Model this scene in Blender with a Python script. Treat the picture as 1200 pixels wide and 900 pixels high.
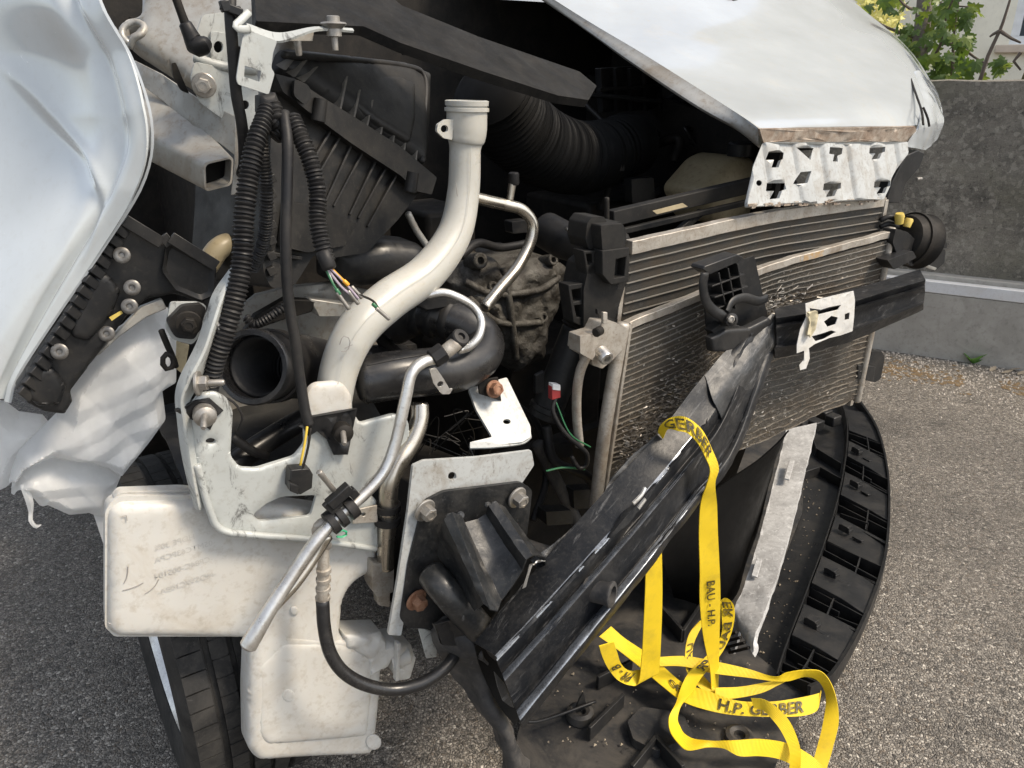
import bpy, bmesh, math, random
import numpy as np
from mathutils import Vector, Matrix, noise as mnoise
from mathutils.geometry import delaunay_2d_cdt
random.seed(7); np.random.seed(7)
for o in list(bpy.data.objects): bpy.data.objects.remove(o)
SC = bpy.context.scene; COL = SC.collection
R_ = math.radians

# ------------------------------------------------------------------ camera, sky, sun, exposure
CAM_H, PITCH, FPX = 1.3, 22.0, 900.0          # height, downward pitch, focal length in 1200-wide pixels
cd = bpy.data.cameras.new('camera'); cam = bpy.data.objects.new('camera', cd); COL.objects.link(cam)
cd.sensor_width = 36; cd.lens = 27; cd.clip_start = .05; cd.clip_end = 500
cam.location = (0, 0, CAM_H); cam.rotation_euler = (R_(90 - PITCH), 0, 0)
SC.camera = cam
SUN_EL, SUN_AZ = 52.0, 108.0                   # azimuth clockwise from +Y
w = bpy.data.worlds.new('World'); SC.world = w; w.use_nodes = True
nt = w.node_tree; nt.nodes.clear()
sky = nt.nodes.new('ShaderNodeTexSky'); sky.sky_type = 'NISHITA'; sky.sun_disc = False
sky.sun_elevation = R_(SUN_EL); sky.sun_rotation = R_(SUN_AZ); sky.air_density = 1.0; sky.dust_density = 2.0; sky.ozone_density = 1.0
bg = nt.nodes.new('ShaderNodeBackground'); bg.inputs[1].default_value = .088
wo = nt.nodes.new('ShaderNodeOutputWorld')
hz = nt.nodes.new('ShaderNodeHueSaturation'); hz.inputs['Saturation'].default_value = .42      # thin even cloud takes the blue out of the sky
nt.links.new(sky.outputs[0], hz.inputs['Color']); nt.links.new(hz.outputs[0], bg.inputs[0]); nt.links.new(bg.outputs[0], wo.inputs[0])
sl = bpy.data.lights.new('sun', 'SUN'); sun = bpy.data.objects.new('sun', sl); COL.objects.link(sun)
sl.energy = 1.5; sl.angle = R_(13); sl.color = (1, .86, .68)
sd = Vector((math.sin(R_(SUN_AZ)) * math.cos(R_(SUN_EL)), math.cos(R_(SUN_AZ)) * math.cos(R_(SUN_EL)), math.sin(R_(SUN_EL))))
sun.rotation_euler = sd.to_track_quat('Z', 'Y').to_euler()
sun.location = (3, 6, 8)
SC.view_settings.view_transform = 'Standard'; SC.view_settings.look = 'None'
SC.view_settings.exposure = 1.52; SC.view_settings.gamma = 1
SC.cycles.max_bounces = 8; SC.cycles.diffuse_bounces = 4; SC.cycles.transparent_max_bounces = 12
try: SC.cycles.use_denoising = True
except Exception: pass

# ------------------------------------------------------------------ measuring: the car's own axes
sp, cp = math.sin(R_(PITCH)), math.cos(R_(PITCH))
FW = Vector((.56, -.8285, 0)); FW.normalize()          # the way the car faces
RT = Vector((FW.y, -FW.x, 0)); RT.normalize()         # its right-hand side
UP = Vector((0, 0, 1)); EYE = Vector((0, 0, CAM_H))
def ray(x, y):
    u, v = (x - 600) / FPX, (450 - y) / FPX
    return Vector((u, cp + v * sp, -sp + v * cp))
def C(x, y, c):
    """point seen at x,y that lies c metres behind the reference line measured along the car"""
    r = ray(x, y); return EYE + r * (-c / FW.dot(r))
def G(x, y, z=0.0):
    r = ray(x, y); return EYE + r * ((z - CAM_H) / r.z)
def PL(x, y, p0, n):
    r = ray(x, y); return EYE + r * ((p0 - EYE).dot(n) / r.dot(n))
def pt(p):
    if isinstance(p, Vector): return p
    return C(*p)
# ------------------------------------------------------------------ materials
M = {}
def nodes(name):
    m = bpy.data.materials.new(name); m.use_nodes = True
    t = m.node_tree; b = t.nodes['Principled BSDF']; M[name] = m
    return m, t, b
def N(t, kind, **kw):
    n = t.nodes.new(kind)
    for k, v in kw.items():
        if k in n.inputs.keys() if isinstance(k, str) else False: n.inputs[k].default_value = v
        else: setattr(n, k, v)
    return n
def coord(t, scale=(1, 1, 1), rot=(0, 0, 0)):
    tc = t.nodes.new('ShaderNodeTexCoord'); mp = t.nodes.new('ShaderNodeMapping'); mr = t.nodes.new('ShaderNodeMapping')
    mp.inputs['Scale'].default_value = scale; mr.inputs['Rotation'].default_value = rot
    t.links.new(tc.outputs['Object'], mr.inputs['Vector']); t.links.new(mr.outputs[0], mp.inputs['Vector']); return mp.outputs[0]
def noise_tex(t, vec, scale, detail=5, rough=.6, dist=0):
    n = t.nodes.new('ShaderNodeTexNoise'); n.inputs['Scale'].default_value = scale
    n.inputs['Detail'].default_value = detail; n.inputs['Roughness'].default_value = rough; n.inputs['Distortion'].default_value = dist
    t.links.new(vec, n.inputs['Vector']); return n.outputs[0]
def ramp(t, fac, stops):
    r = t.nodes.new('ShaderNodeValToRGB'); e = r.color_ramp.elements
    while len(e) < len(stops): e.new(.5)
    for el, (p, c) in zip(e, stops):
        el.position = p; el.color = (*c, 1) if not isinstance(c, (int, float)) else (c, c, c, 1)
    t.links.new(fac, r.inputs[0]); return r.outputs[0]
def mix(t, fac, a, b, mode='MIX'):
    m = t.nodes.new('ShaderNodeMix'); m.data_type = 'RGBA'; m.blend_type = mode
    for s, v in ((0, fac), (6, a), (7, b)):
        if isinstance(v, (int, float)): m.inputs[s].default_value = v if s == 0 else (v, v, v, 1)
        elif isinstance(v, tuple): m.inputs[s].default_value = (*v, 1)
        else: t.links.new(v, m.inputs[s])
    return m.outputs[2]
def bump(t, b, h, strength, dist=.002, prev=None):
    n = t.nodes.new('ShaderNodeBump'); n.inputs['Strength'].default_value = strength; n.inputs['Distance'].default_value = dist
    t.links.new(h, n.inputs['Height'])
    if prev is not None: t.links.new(prev, n.inputs['Normal'])
    t.links.new(n.outputs[0], b.inputs['Normal']); return n.outputs[0]
def pbr(name, col, rough=.5, metal=0.0, dirt=None, amt=.5, dscale=18, lo=.42, hi=.7, scuff=None, sscale=60, samt=.5,
        bmp=0.0, bscale=300, bdist=.001, coat=0.0, rvar=.12, spec=.5, stretch=(1, 1, 1), slo=.60, shi=.72, srot=(.4, .3, .6)):
    m, t, b = nodes(name); v = coord(t)
    base = (*col,)
    out = mix(t, ramp(t, noise_tex(t, v, dscale * .5, 3), [(.3, 0), (.75, 1)]), tuple(c * .86 for c in col), tuple(min(1, c * 1.08) for c in col))
    if dirt is not None:
        k = ramp(t, noise_tex(t, v, dscale, 8, .68, .6), [(lo, 0), (hi, amt)])
        out = mix(t, k, out, dirt)
        k2 = ramp(t, noise_tex(t, v, dscale * 9, 4, .7), [(.52, 0), (.72, amt * .75)])
        out = mix(t, k2, out, tuple(c * .8 for c in dirt))
    if scuff is not None:
        v2 = coord(t, stretch, srot)
        k = ramp(t, noise_tex(t, v2, sscale, 9, .78, .8), [(slo, 0), (shi, samt)])
        out = mix(t, k, out, scuff)
    t.links.new(out, b.inputs['Base Color'])
    b.inputs['Metallic'].default_value = metal
    b.inputs['Specular IOR Level'].default_value = spec
    rr = ramp(t, noise_tex(t, v, dscale * 1.7, 6), [(.3, max(.03, rough - rvar)), (.7, min(1, rough + rvar))])
    t.links.new(rr, b.inputs['Roughness'])
    if coat: b.inputs['Coat Weight'].default_value = coat; b.inputs['Coat Roughness'].default_value = .05
    if bmp: bump(t, b, noise_tex(t, v, bscale, 6, .65), bmp, bdist)
    return m
BEAM_ROT = tuple((C(872, 400, .877) - C(580, 768, .748)).rotation_difference(Vector((1, 0, 0))).to_euler())      # wear on the beam runs along it
BROWN = (.13, .095, .06); DUST = (.23, .2, .165); GREYD = (.16, .15, .14)
pbr('white_paint', (.41, .44, .46), .13, 0, (.5, .46, .38), .35, 9, .55, .8, (.30, .28, .25), 150, .4, coat=1, rvar=.05, slo=.70, shi=.76)
pbr('white_panel', (.40, .415, .41), .42, 0, (.20, .165, .12), .7, 16, .5, .75, (.10, .08, .06), 60, .8, stretch=(1, 1, .16), bmp=.1, slo=.57, shi=.68)
pbr('rusty_flange', (.42, .37, .31), .7, 0, (.17, .11, .07), .9, 30, .35, .65, (.6, .58, .54), 90, .6, bmp=.5)
pbr('galvanised', (.44, .46, .445), .42, .15, (.36, .34, .30), .6, 12, .5, .75, (.07, .068, .064), 30, .85, stretch=(1, 1, .3), bmp=.06, slo=.55, shi=.64)
pbr('grey_metal', (.40, .395, .37), .42, .35, (.24, .19, .13), .8, 10, .45, .72, (.62, .6, .56), 90, .3, bmp=.05)
pbr('black_plastic', (.012, .0125, .0135), .42, 0, (.07, .064, .056), .4, 13, .45, .8, (.16, .15, .14), 120, .35, bmp=.12, bscale=500, slo=.64, shi=.75, spec=0.35)
pbr('dusty_plastic', (.013, .013, .013), .62, 0, (.045, .041, .035), .5, 11, .42, .78, (.15, .135, .115), 90, .35, bmp=.2, bscale=420, spec=0.22)
pbr('black_paint', (.009, .010, .012), .42, 0, (.06, .058, .055), .55, 18, .47, .76, (.26, .26, .26), 26, .5, stretch=(.35, 3.5, 3.5), srot=BEAM_ROT, bmp=.3, bscale=140, bdist=.0015, spec=.32, slo=.57, shi=.72)
pbr('black_steel', (.010, .011, .012), .42, 0, (.07, .066, .06), .6, 22, .46, .74, (.24, .235, .23), 60, .45, bmp=.3, bscale=140, bdist=.0015, coat=.1, slo=.6, shi=.7)
pbr('scraped_paint', (.018, .02, .022), .46, 0, (.09, .088, .085), .7, 18, .42, .7, (.28, .28, .28), 26, .7, stretch=(.35, 3.5, 3.5), srot=BEAM_ROT, bmp=.4, bscale=110, bdist=.002, slo=.54, shi=.68)
pbr('rubber', (.011, .011, .012), .5, 0, (.05, .046, .04), .5, 14, .42, .75, bmp=.15, bscale=260, spec=0.28)
pbr('shiny_rubber', (.011, .011, .012), .32, 0, (.06, .056, .05), .5, 12, .45, .75, (.17, .16, .15), 70, .4, bmp=.1, bscale=220)
pbr('tyre_rubber', (.018, .018, .018), .7, 0, (.07, .065, .058), .7, 17, .4, .72, (.16, .15, .14), 60, .4, bmp=.3, bscale=240, spec=0.25)
pbr('tank_plastic', (.54, .53, .495), .42, 0, (.36, .30, .22), .6, 8, .5, .76, (.30, .25, .19), 42, .5, bmp=.05, bscale=60, slo=.63, shi=.75)
M['tank_plastic'].node_tree.nodes['Principled BSDF'].inputs['Subsurface Weight'].default_value = .25
M['tank_plastic'].node_tree.nodes['Principled BSDF'].inputs['Subsurface Radius'].default_value = (.02, .015, .01)
pbr('hose_plastic', (.42, .415, .38), .38, 0, (.42, .38, .30), .5, 14, .48, .75, (.22, .2, .17), 70, .5, bmp=.05, slo=.65, shi=.74)
M['hose_plastic'].node_tree.nodes['Principled BSDF'].inputs['Subsurface Weight'].default_value = .25
M['hose_plastic'].node_tree.nodes['Principled BSDF'].inputs['Subsurface Radius'].default_value = (.02, .015, .01)
pbr('aluminium', (.72, .71, .68), .34, .9, (.38, .33, .27), .6, 22, .45, .75, bmp=.08, bscale=200)
pbr('worn_aluminium', (.48, .45, .40), .5, .55, (.22, .17, .12), .75, 24, .42, .7, (.7, .67, .62), 90, .5, bmp=.2, bscale=200)
pbr('steel_pipe', (.56, .52, .45), .27, .95, (.36, .30, .22), .5, 12, .42, .8, bmp=.04)
pbr('zinc', (.36, .345, .32), .45, .7, (.25, .22, .18), .7, 60, .42, .7, bmp=.15, bscale=300)
pbr('rust', (.20, .085, .045), .75, .2, (.36, .22, .14), .8, 70, .4, .65, bmp=.6, bscale=300)
pbr('casting', (.115, .11, .098), .6, .2, (.03, .026, .021), .9, 22, .4, .6, (.22, .21, .185), 70, .5, bmp=.9, bscale=120, bdist=.004)
pbr('rivet', (.20, .195, .185), .45, .6, (.08, .07, .06), .7, 90, .4, .65)
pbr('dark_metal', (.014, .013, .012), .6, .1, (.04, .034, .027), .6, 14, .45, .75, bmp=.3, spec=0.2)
pbr('beige_plastic', (.42, .35, .22), .45, 0, (.16, .12, .07), .6, 9, .45, .75)
pbr('yellow_plastic', (.62, .47, .10), .45, 0, (.3, .22, .1), .5, 40)
pbr('orange_wire', (.75, .35, .03), .4); pbr('green_wire', (.03, .14, .06), .4); pbr('white_wire', (.7, .7, .68), .4)
pbr('lilac_wire', (.36, .30, .36), .4); pbr('red_plug', (.32, .04, .04), .4); pbr('yellow_wire', (.6, .42, .05), .4)
pbr('ink', (.025, .022, .012), .6, 0, (.5, .36, .02), .75, 60, .48, .72); pbr('green_ink', (.02, .35, .16), .5); pbr('faint_ink', (.47, .455, .42), .6)
pbr('scuff_mark', (.27, .255, .235), .6)
pbr('sticker', (.60, .595, .57), .55, 0, (.5, .44, .32), .6, 22, .5, .75, (.1, .1, .1), 90, .7, bmp=.35, bscale=110, bdist=.002, slo=.62, shi=.68)
pbr('torn_tape', (.56, .50, .34), .55, 0, (.35, .3, .2), .5, 40)
pbr('rim_alloy', (.6, .6, .6), .3, .9, (.2, .19, .18), .5, 20)
pbr('scratched_alu', (.46, .46, .455), .5, 0, (.17, .165, .16), .7, 12, .44, .7, (.68, .68, .67), 40, .7, stretch=(2, 2, 2), bmp=.35, bscale=80, bdist=.002, slo=.52, shi=.66)
pbr('oily_plastic', (.022, .023, .025), .5, 0, (.085, .077, .067), .8, 9, .42, .66, (.012, .012, .013), 14, .9, bmp=.3, bscale=200, slo=.6, shi=.66, spec=0.35)
pbr('crumb', (.32, .27, .2), .8)
pbr('radiator_tube', (.34, .325, .295), .38, .5, (.30, .25, .19), .5, 30, .5, .75, bmp=.1)
pbr('dusty_edge', (.10, .093, .08), .7, 0, (.2, .18, .15), .6, 60)
pbr('fender_paint', (.54, .575, .585), .12, 0, (.5, .47, .41), .2, 9, .6, .85, (.80, .82, .83), 60, .6, coat=1, rvar=.05, slo=.65, shi=.68, stretch=(1, 1, .45))
pbr('worn_ridge_highlight', (.34, .365, .40), .28, .5, (.02, .02, .022), .9, 26, .46, .72, (.42, .43, .45), 60, .6, bmp=.1, coat=.4)  # pale bands paint the sky highlight along the beam's worn ridges
pbr('orange_stain', (.42, .25, .09), .6, .2, (.4, .36, .3), .9, 50, .4, .6)
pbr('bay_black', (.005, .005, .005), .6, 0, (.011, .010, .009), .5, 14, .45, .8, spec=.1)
pbr('grey_sheet', (.035, .035, .036), .6, 0, (.12, .11, .10), .7, 12, .42, .7, (.2, .19, .18), 80, .5, bmp=.3, bscale=120, spec=.3)
pbr('top_cover', (.009, .009, .009), .65, 0, (.034, .031, .027), .6, 16, .42, .78, (.09, .085, .075), 70, .4, bmp=.2, spec=.15)
pbr('airbox_plastic', (.014, .014, .0142), .5, 0, (.055, .05, .043), .55, 12, .44, .76, (.16, .145, .12), 90, .35, bmp=.2, bscale=420, spec=.3)
pbr('condenser_tube', (.30, .275, .235), .5, .4, (.12, .095, .07), .8, 40, .4, .62, (.6, .57, .52), 130, .7, bmp=.2)
# yellow webbing: ribs across the weave come from the ribbon's own UV
m, t, b = nodes('webbing')
uv = t.nodes.new('ShaderNodeUVMap'); mp = t.nodes.new('ShaderNodeMapping'); t.links.new(uv.outputs[0], mp.inputs[0])
wv = t.nodes.new('ShaderNodeTexWave'); wv.wave_type = 'BANDS'; wv.bands_direction = 'X'; wv.inputs['Scale'].default_value = 120; wv.inputs['Distortion'].default_value = .4
t.links.new(mp.outputs[0], wv.inputs[0])
v = coord(t)
colr = mix(t, ramp(t, noise_tex(t, v, 20, 6, .7), [(.5, 0), (.75, .45)]), (.82, .585, .012), (.36, .26, .035))
colr = mix(t, ramp(t, wv.outputs[0], [(.0, .5), (.5, 0)]), colr, (.50, .34, .01))
t.links.new(colr, b.inputs['Base Color']); b.inputs['Roughness'].default_value = .55
bump(t, b, wv.outputs[0], .5, .0012)
# thin plastic film
m, t, b = nodes('film'); v = coord(t)
out = t.nodes['Material Output']
tr = t.nodes.new('ShaderNodeBsdfTranslucent'); tr.inputs[0].default_value = (.93, .93, .92, 1)
tp = t.nodes.new('ShaderNodeBsdfTransparent')
b.inputs['Base Color'].default_value = (.88, .89, .89, 1); b.inputs['Roughness'].default_value = .3
m1 = t.nodes.new('ShaderNodeMixShader'); m1.inputs[0].default_value = .6
m2 = t.nodes.new('ShaderNodeMixShader')
t.links.new(b.outputs[0], m1.inputs[1]); t.links.new(tr.outputs[0], m1.inputs[2])
k = ramp(t, noise_tex(t, v, 12, 5), [(.35, .08), (.7, .32)])
t.links.new(k, m2.inputs[0]); t.links.new(m1.outputs[0], m2.inputs[1]); t.links.new(tp.outputs[0], m2.inputs[2]); t.links.new(m2.outputs[0], out.inputs[0])
# radiator core: fine fins between the tubes
def core(name, c1, c2, fin, damage):
    m, t, b = nodes(name); uv = t.nodes.new('ShaderNodeUVMap')
    wv = t.nodes.new('ShaderNodeTexWave'); wv.bands_direction = 'X'; wv.inputs['Scale'].default_value = fin
    wv.inputs['Distortion'].default_value = 1.5; wv.inputs['Detail'].default_value = 3; wv.inputs['Detail Scale'].default_value = 3
    t.links.new(uv.outputs[0], wv.inputs[0]); v = coord(t)
    a = mix(t, wv.outputs[0], c1, c2)
    a = mix(t, ramp(t, noise_tex(t, v, 16, 7, .7), [(.42, 0), (.68, .8)]), a, (.10, .075, .05))
    a = mix(t, ramp(t, noise_tex(t, v, 55, 9, .8, 1.2), [(.56, 0), (.66, damage)]), a, (.42, .38, .33))
    t.links.new(a, b.inputs['Base Color']); b.inputs['Roughness'].default_value = .6; b.inputs['Metallic'].default_value = .3
    bump(t, b, wv.outputs[0], .8, .002)
core('fin_core', (.02, .0195, .018), (.12, .115, .105), 170, .15)
core('condenser_core', (.02, .017, .014), (.21, .193, .165), 190, .95)
# asphalt: stones set in bitumen
def asphalt():
    m, t, b = nodes('asphalt'); v = coord(t)
    vo = t.nodes.new('ShaderNodeTexVoronoi'); vo.inputs['Scale'].default_value = 140; vo.inputs['Randomness'].default_value = 1
    ve = t.nodes.new('ShaderNodeTexVoronoi'); ve.feature = 'DISTANCE_TO_EDGE'; ve.inputs['Scale'].default_value = 140
    vf = t.nodes.new('ShaderNodeTexVoronoi'); vf.inputs['Scale'].default_value = 330
    wob = t.nodes.new('ShaderNodeVectorMath'); wob.operation = 'MULTIPLY_ADD'
    nz = t.nodes.new('ShaderNodeTexNoise'); nz.inputs['Scale'].default_value = 90; t.links.new(v, nz.inputs['Vector'])
    t.links.new(nz.outputs[1], wob.inputs[0]); wob.inputs[1].default_value = (.006, .006, .006); t.links.new(v, wob.inputs[2])
    for q in (vo, ve): t.links.new(wob.outputs[0], q.inputs['Vector'])
    t.links.new(v, vf.inputs['Vector'])
    sep = t.nodes.new('ShaderNodeSeparateColor'); t.links.new(vo.outputs['Color'], sep.inputs[0])
    stone = ramp(t, sep.outputs[0], [(0, (.055, .052, .047)), (.25, (.14, .132, .12)), (.6, (.27, .252, .226)), (.85, (.42, .395, .35)), (1, (.66, .63, .57))])
    warm = mix(t, ramp(t, sep.outputs[1], [(.6, 0), (.9, .5)]), stone, (.20, .155, .11))
    a = mix(t, ramp(t, ve.outputs['Distance'], [(.02, .9), (.10, 0)]), warm, (.05, .047, .043))
    sf = t.nodes.new('ShaderNodeSeparateColor'); t.links.new(vf.outputs['Color'], sf.inputs[0])
    fine = ramp(t, sf.outputs[0], [(0, (.05, .047, .042)), (.6, (.17, .158, .14)), (1, (.50, .47, .42))])
    a = mix(t, ramp(t, noise_tex(t, v, 60, 3), [(.42, 0), (.56, .75)]), a, fine)
    a = mix(t, ramp(t, noise_tex(t, v, 1.1, 6, .62), [(.38, 0), (.68, .5)]), a, (.075, .07, .063))
    a = mix(t, ramp(t, noise_tex(t, v, 4.5, 5, .6), [(.56, 0), (.7, .45)]), a, (.045, .043, .04))
    a = mix(t, ramp(t, noise_tex(t, v, 2.6, 7, .7), [(.55, 0), (.72, .3)]), a, (.34, .31, .265))
    moss = ramp(t, noise_tex(t, v, 3.5, 6, .7), [(.5, 0), (.66, .55)])
    a = mix(t, 1.0, a, (1.05, 1.02, .985), 'MULTIPLY')
    t.links.new(a, b.inputs['Base Color']); b.inputs['Roughness'].default_value = .72
    h = mix(t, .5, ramp(t, ve.outputs['Distance'], [(0, 0), (.25, 1)]), ramp(t, vf.outputs['Distance'], [(0, 1), (.6, 0)]))
    bump(t, b, h, 1.0, .006)
    return m
asphalt()
# rough concrete wall
m, t, b = nodes('concrete'); v = coord(t)
vo = t.nodes.new('ShaderNodeTexVoronoi'); vo.inputs['Scale'].default_value = 60; t.links.new(v, vo.inputs['Vector'])
sep = t.nodes.new('ShaderNodeSeparateColor'); t.links.new(vo.outputs['Color'], sep.inputs[0])
a = mix(t, ramp(t, noise_tex(t, v, 6, 8, .78), [(.36, 0), (.62, 1)]), (.14, .128, .108), (.36, .33, .275))
a = mix(t, ramp(t, sep.outputs[0], [(.78, 0), (.82, .5)]), a, (.48, .44, .37))
a = mix(t, ramp(t, noise_tex(t, v, 45, 6, .8), [(.55, 0), (.7, .85)]), a, (.035, .032, .028))
a = mix(t, ramp(t, noise_tex(t, v, 130, 3, .7), [(.6, 0), (.68, .6)]), a, (.5, .46, .39))
a = mix(t, ramp(t, noise_tex(t, v, 3, 5), [(.5, 0), (.7, .6)]), a, (.10, .10, .055))
t.links.new(a, b.inputs['Base Color']); b.inputs['Roughness'].default_value = .9
bump(t, b, noise_tex(t, v, 42, 10, .8), 1.0, .022)
pbr('plinth_grey', (.43, .41, .37), .75, 0, (.16, .15, .125), .5, 5, .4, .7, bmp=.2, bscale=90)
pbr('white_trim', (.72, .73, .74), .45, 0, (.5, .46, .4), .4, 8)
pbr('cream_render', (.87, .83, .70), .85, 0, (.7, .66, .54), .4, 2, bmp=.2, bscale=60)
pbr('window_frame', (.78, .8, .83), .4); pbr('stone_sill', (.62, .52, .42), .7)
pbr('bark', (.20, .175, .15), .85, 0, (.10, .085, .07), .7, 14, bmp=.8, bscale=60, bdist=.01)
pbr('moss_bark', (.12, .10, .04), .85, 0, (.07, .075, .02), .7, 14, bmp=.8, bscale=60, bdist=.01)
pbr('twig', (.12, .095, .075), .8)
m, t, b = nodes('glass'); b.inputs['Base Color'].default_value = (.06, .075, .085, 1); b.inputs['Roughness'].default_value = .08
def leafmat(name, col, tcol):
    m, t, b = nodes(name); v = coord(t)
    a = mix(t, noise_tex(t, v, 9, 3), tuple(c * .65 for c in col), tuple(c * 1.3 for c in col))
    t.links.new(a, b.inputs['Base Color']); b.inputs['Roughness'].default_value = .45
    tr = t.nodes.new('ShaderNodeBsdfTranslucent'); tr.inputs[0].default_value = (*tcol, 1)
    mx = t.nodes.new('ShaderNodeMixShader'); mx.inputs[0].default_value = .35
    t.links.new(b.outputs[0], mx.inputs[1]); t.links.new(tr.outputs[0], mx.inputs[2])
    t.links.new(mx.outputs[0], t.nodes['Material Output'].inputs[0])
leafmat('leaf', (.05, .095, .018), (.16, .26, .03)); leafmat('pale_leaf', (.12, .17, .03), (.3, .4, .05))
leafmat('yellow_leaf', (.60, .57, .20), (.8, .76, .25)); leafmat('weed_leaf', (.10, .24, .05), (.2, .4, .08))
pbr('moss', (.13, .085, .04), .95, 0, (.2, .15, .09), .7, 30, bmp=.6)
pbr('grit', (.36, .32, .27), .85, 0, (.55, .5, .44), .8, 40)
# ------------------------------------------------------------------ mesh helpers
class MB:
    def __init__(s): s.v = []; s.f = []; s.uv = {}
    def add(s, vs, fs):
        o = len(s.v); s.v += [Vector(p) for p in vs]; s.f += [tuple(i + o for i in f) for f in fs]; return o
def link(name, me, mat, parent=None, bev=0, sharp=38, seg=2):
    for p in me.polygons: p.use_smooth = True
    if sharp < 180: me.set_sharp_from_angle(angle=R_(sharp))
    if mat is not None and not me.materials: me.materials.append(M[mat] if isinstance(mat, str) else mat)
    o = bpy.data.objects.new(name, me); COL.objects.link(o)
    if parent is not None:
        o.parent = parent; o.matrix_parent_inverse = parent.matrix_world.inverted()
    if bev:
        b = o.modifiers.new('bevel', 'BEVEL'); b.width = bev; b.segments = seg; b.limit_method = 'ANGLE'; b.angle_limit = R_(40)
        b.use_clamp_overlap = True
    return o
def obj(name, mb, mat, parent=None, bev=0, sharp=38, label=None, fix=True):
    me = bpy.data.meshes.new(name); me.from_pydata([tuple(v) for v in mb.v], [], mb.f); me.update()
    if fix:
        bm = bmesh.new(); bm.from_mesh(me); bmesh.ops.remove_doubles(bm, verts=bm.verts, dist=1e-6)
        bmesh.ops.recalc_face_normals(bm, faces=bm.faces); bm.to_mesh(me); bm.free()
    o = link(name, me, mat, parent, bev, sharp)
    if label: o['label'] = label
    return o
def tag(o, label, cat, group=None, kind=None):
    if label: o['label'] = label
    if cat: o['category'] = cat
    if group: o['group'] = group
    if kind: o['kind'] = kind
    return o
def empty(name, loc, label, cat, group=None):
    o = bpy.data.objects.new(name, None); COL.objects.link(o); o.location = loc; o.empty_display_size = .1
    bpy.context.view_layer.update()
    return tag(o, label, cat, group)
def catmull(P, n, lin=False, closed=False):
    P = np.asarray(P, float); k = len(P)
    if k == 1: return np.repeat(P, n, 0)
    segs = k if closed else k - 1
    t = np.linspace(0, segs, n, endpoint=not closed); i = np.minimum(t.astype(int), segs - 1); u = (t - i).reshape(-1, *([1] * (P.ndim - 1)))
    g = (lambda j: P[j % k]) if closed else (lambda j: P[np.clip(j, 0, k - 1)])
    p0, p1, p2, p3 = g(i - 1), g(i), g(i + 1), g(i + 2)
    if lin: return p1 * (1 - u) + p2 * u
    if not closed:
        p0 = np.where((i == 0).reshape(u.shape), 2 * p1 - p2, p0); p3 = np.where((i == segs - 1).reshape(u.shape), 2 * p2 - p1, p3)
    return .5 * (2 * p1 + (p2 - p0) * u + (2 * p0 - 5 * p1 + 4 * p2 - p3) * u * u + (3 * p1 - p0 - 3 * p2 + p3) * u ** 3)
def grid_normals(S):
    du = np.gradient(S, axis=0); dv = np.gradient(S, axis=1); n = np.cross(du, dv)
    l = np.linalg.norm(n, axis=2, keepdims=True); n = n / np.maximum(l, 1e-9)
    c = S.reshape(-1, 3).mean(0); e = np.array(EYE) - c
    if (n.reshape(-1, 3).mean(0) * e).sum() < 0: n = -n
    return n
def sheet_g(mb, ctrl, nu, nv, th, lin=(False, False), disp=None, closed_v=False, uvname=False):
    """thick sheet through a grid of control points; nu samples along rows, nv along columns"""
    K = np.array([[list(pt(p)) for p in row] for row in ctrl], float)
    S = catmull(K, nu, lin[0]); S = np.swapaxes(catmull(np.swapaxes(S, 0, 1), nv, lin[1], closed_v), 0, 1)
    n = grid_normals(S)
    if disp is not None:
        for i in range(nu):
            for j in range(nv): S[i, j] += n[i, j] * disp(i / (nu - 1), j / (nv - 1), S[i, j])
        n = grid_normals(S)
    B = S - n * th
    vs = [Vector(p) for p in S.reshape(-1, 3)] + [Vector(p) for p in B.reshape(-1, 3)]
    k = nu * nv; fs = []; I = lambda i, j: i * nv + (j % nv)
    jn = nv if closed_v else nv - 1
    for i in range(nu - 1):
        for j in range(jn):
            q = (I(i, j), I(i + 1, j), I(i + 1, j + 1), I(i, j + 1)); fs.append(q)
            fs.append(tuple(a + k for a in reversed(q)))
    for j in range(jn):
        for i in (0, nu - 1): fs.append((I(i, j), I(i, j + 1), I(i, j + 1) + k, I(i, j) + k))
    if not closed_v:
        for i in range(nu - 1):
            for j in (0, nv - 1): fs.append((I(i, j), I(i + 1, j), I(i + 1, j) + k, I(i, j) + k))
    mb.add(vs, fs); return S, n
def sheet(name, ctrl, mat, th, parent=None, nu=24, nv=24, lin=(False, False), disp=None, closed_v=False, bev=0, sharp=38, label=None):
    mb = MB(); sheet_g(mb, ctrl, nu, nv, th, lin, disp, closed_v)
    return obj(name, mb, mat, parent, bev, sharp, label)
def circ(x, y, r, n=14, ry=None, rot=0):
    ry = ry or r; c, s = math.cos(rot), math.sin(rot); out = []
    for i in range(n):
        a, b = r * math.cos(2 * math.pi * i / n), ry * math.sin(2 * math.pi * i / n); out.append((x + a * c - b * s, y + a * s + b * c))
    return out
def round_poly(P, r, n=4):
    P = [np.array(p, float) for p in P]; out = []; k = len(P)
    for i in range(k):
        a, b, c = P[i - 1], P[i], P[(i + 1) % k]
        la, lc = np.linalg.norm(a - b), np.linalg.norm(c - b); q = min(r, la * .42, lc * .42)
        if q < 1e-5: out.append(b); continue
        s, e = b + (a - b) / la * q, b + (c - b) / lc * q
        for j in range(n + 1):
            u = j / n; out.append((1 - u) ** 2 * s + 2 * u * (1 - u) * b + u * u * e)
    return out
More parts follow.
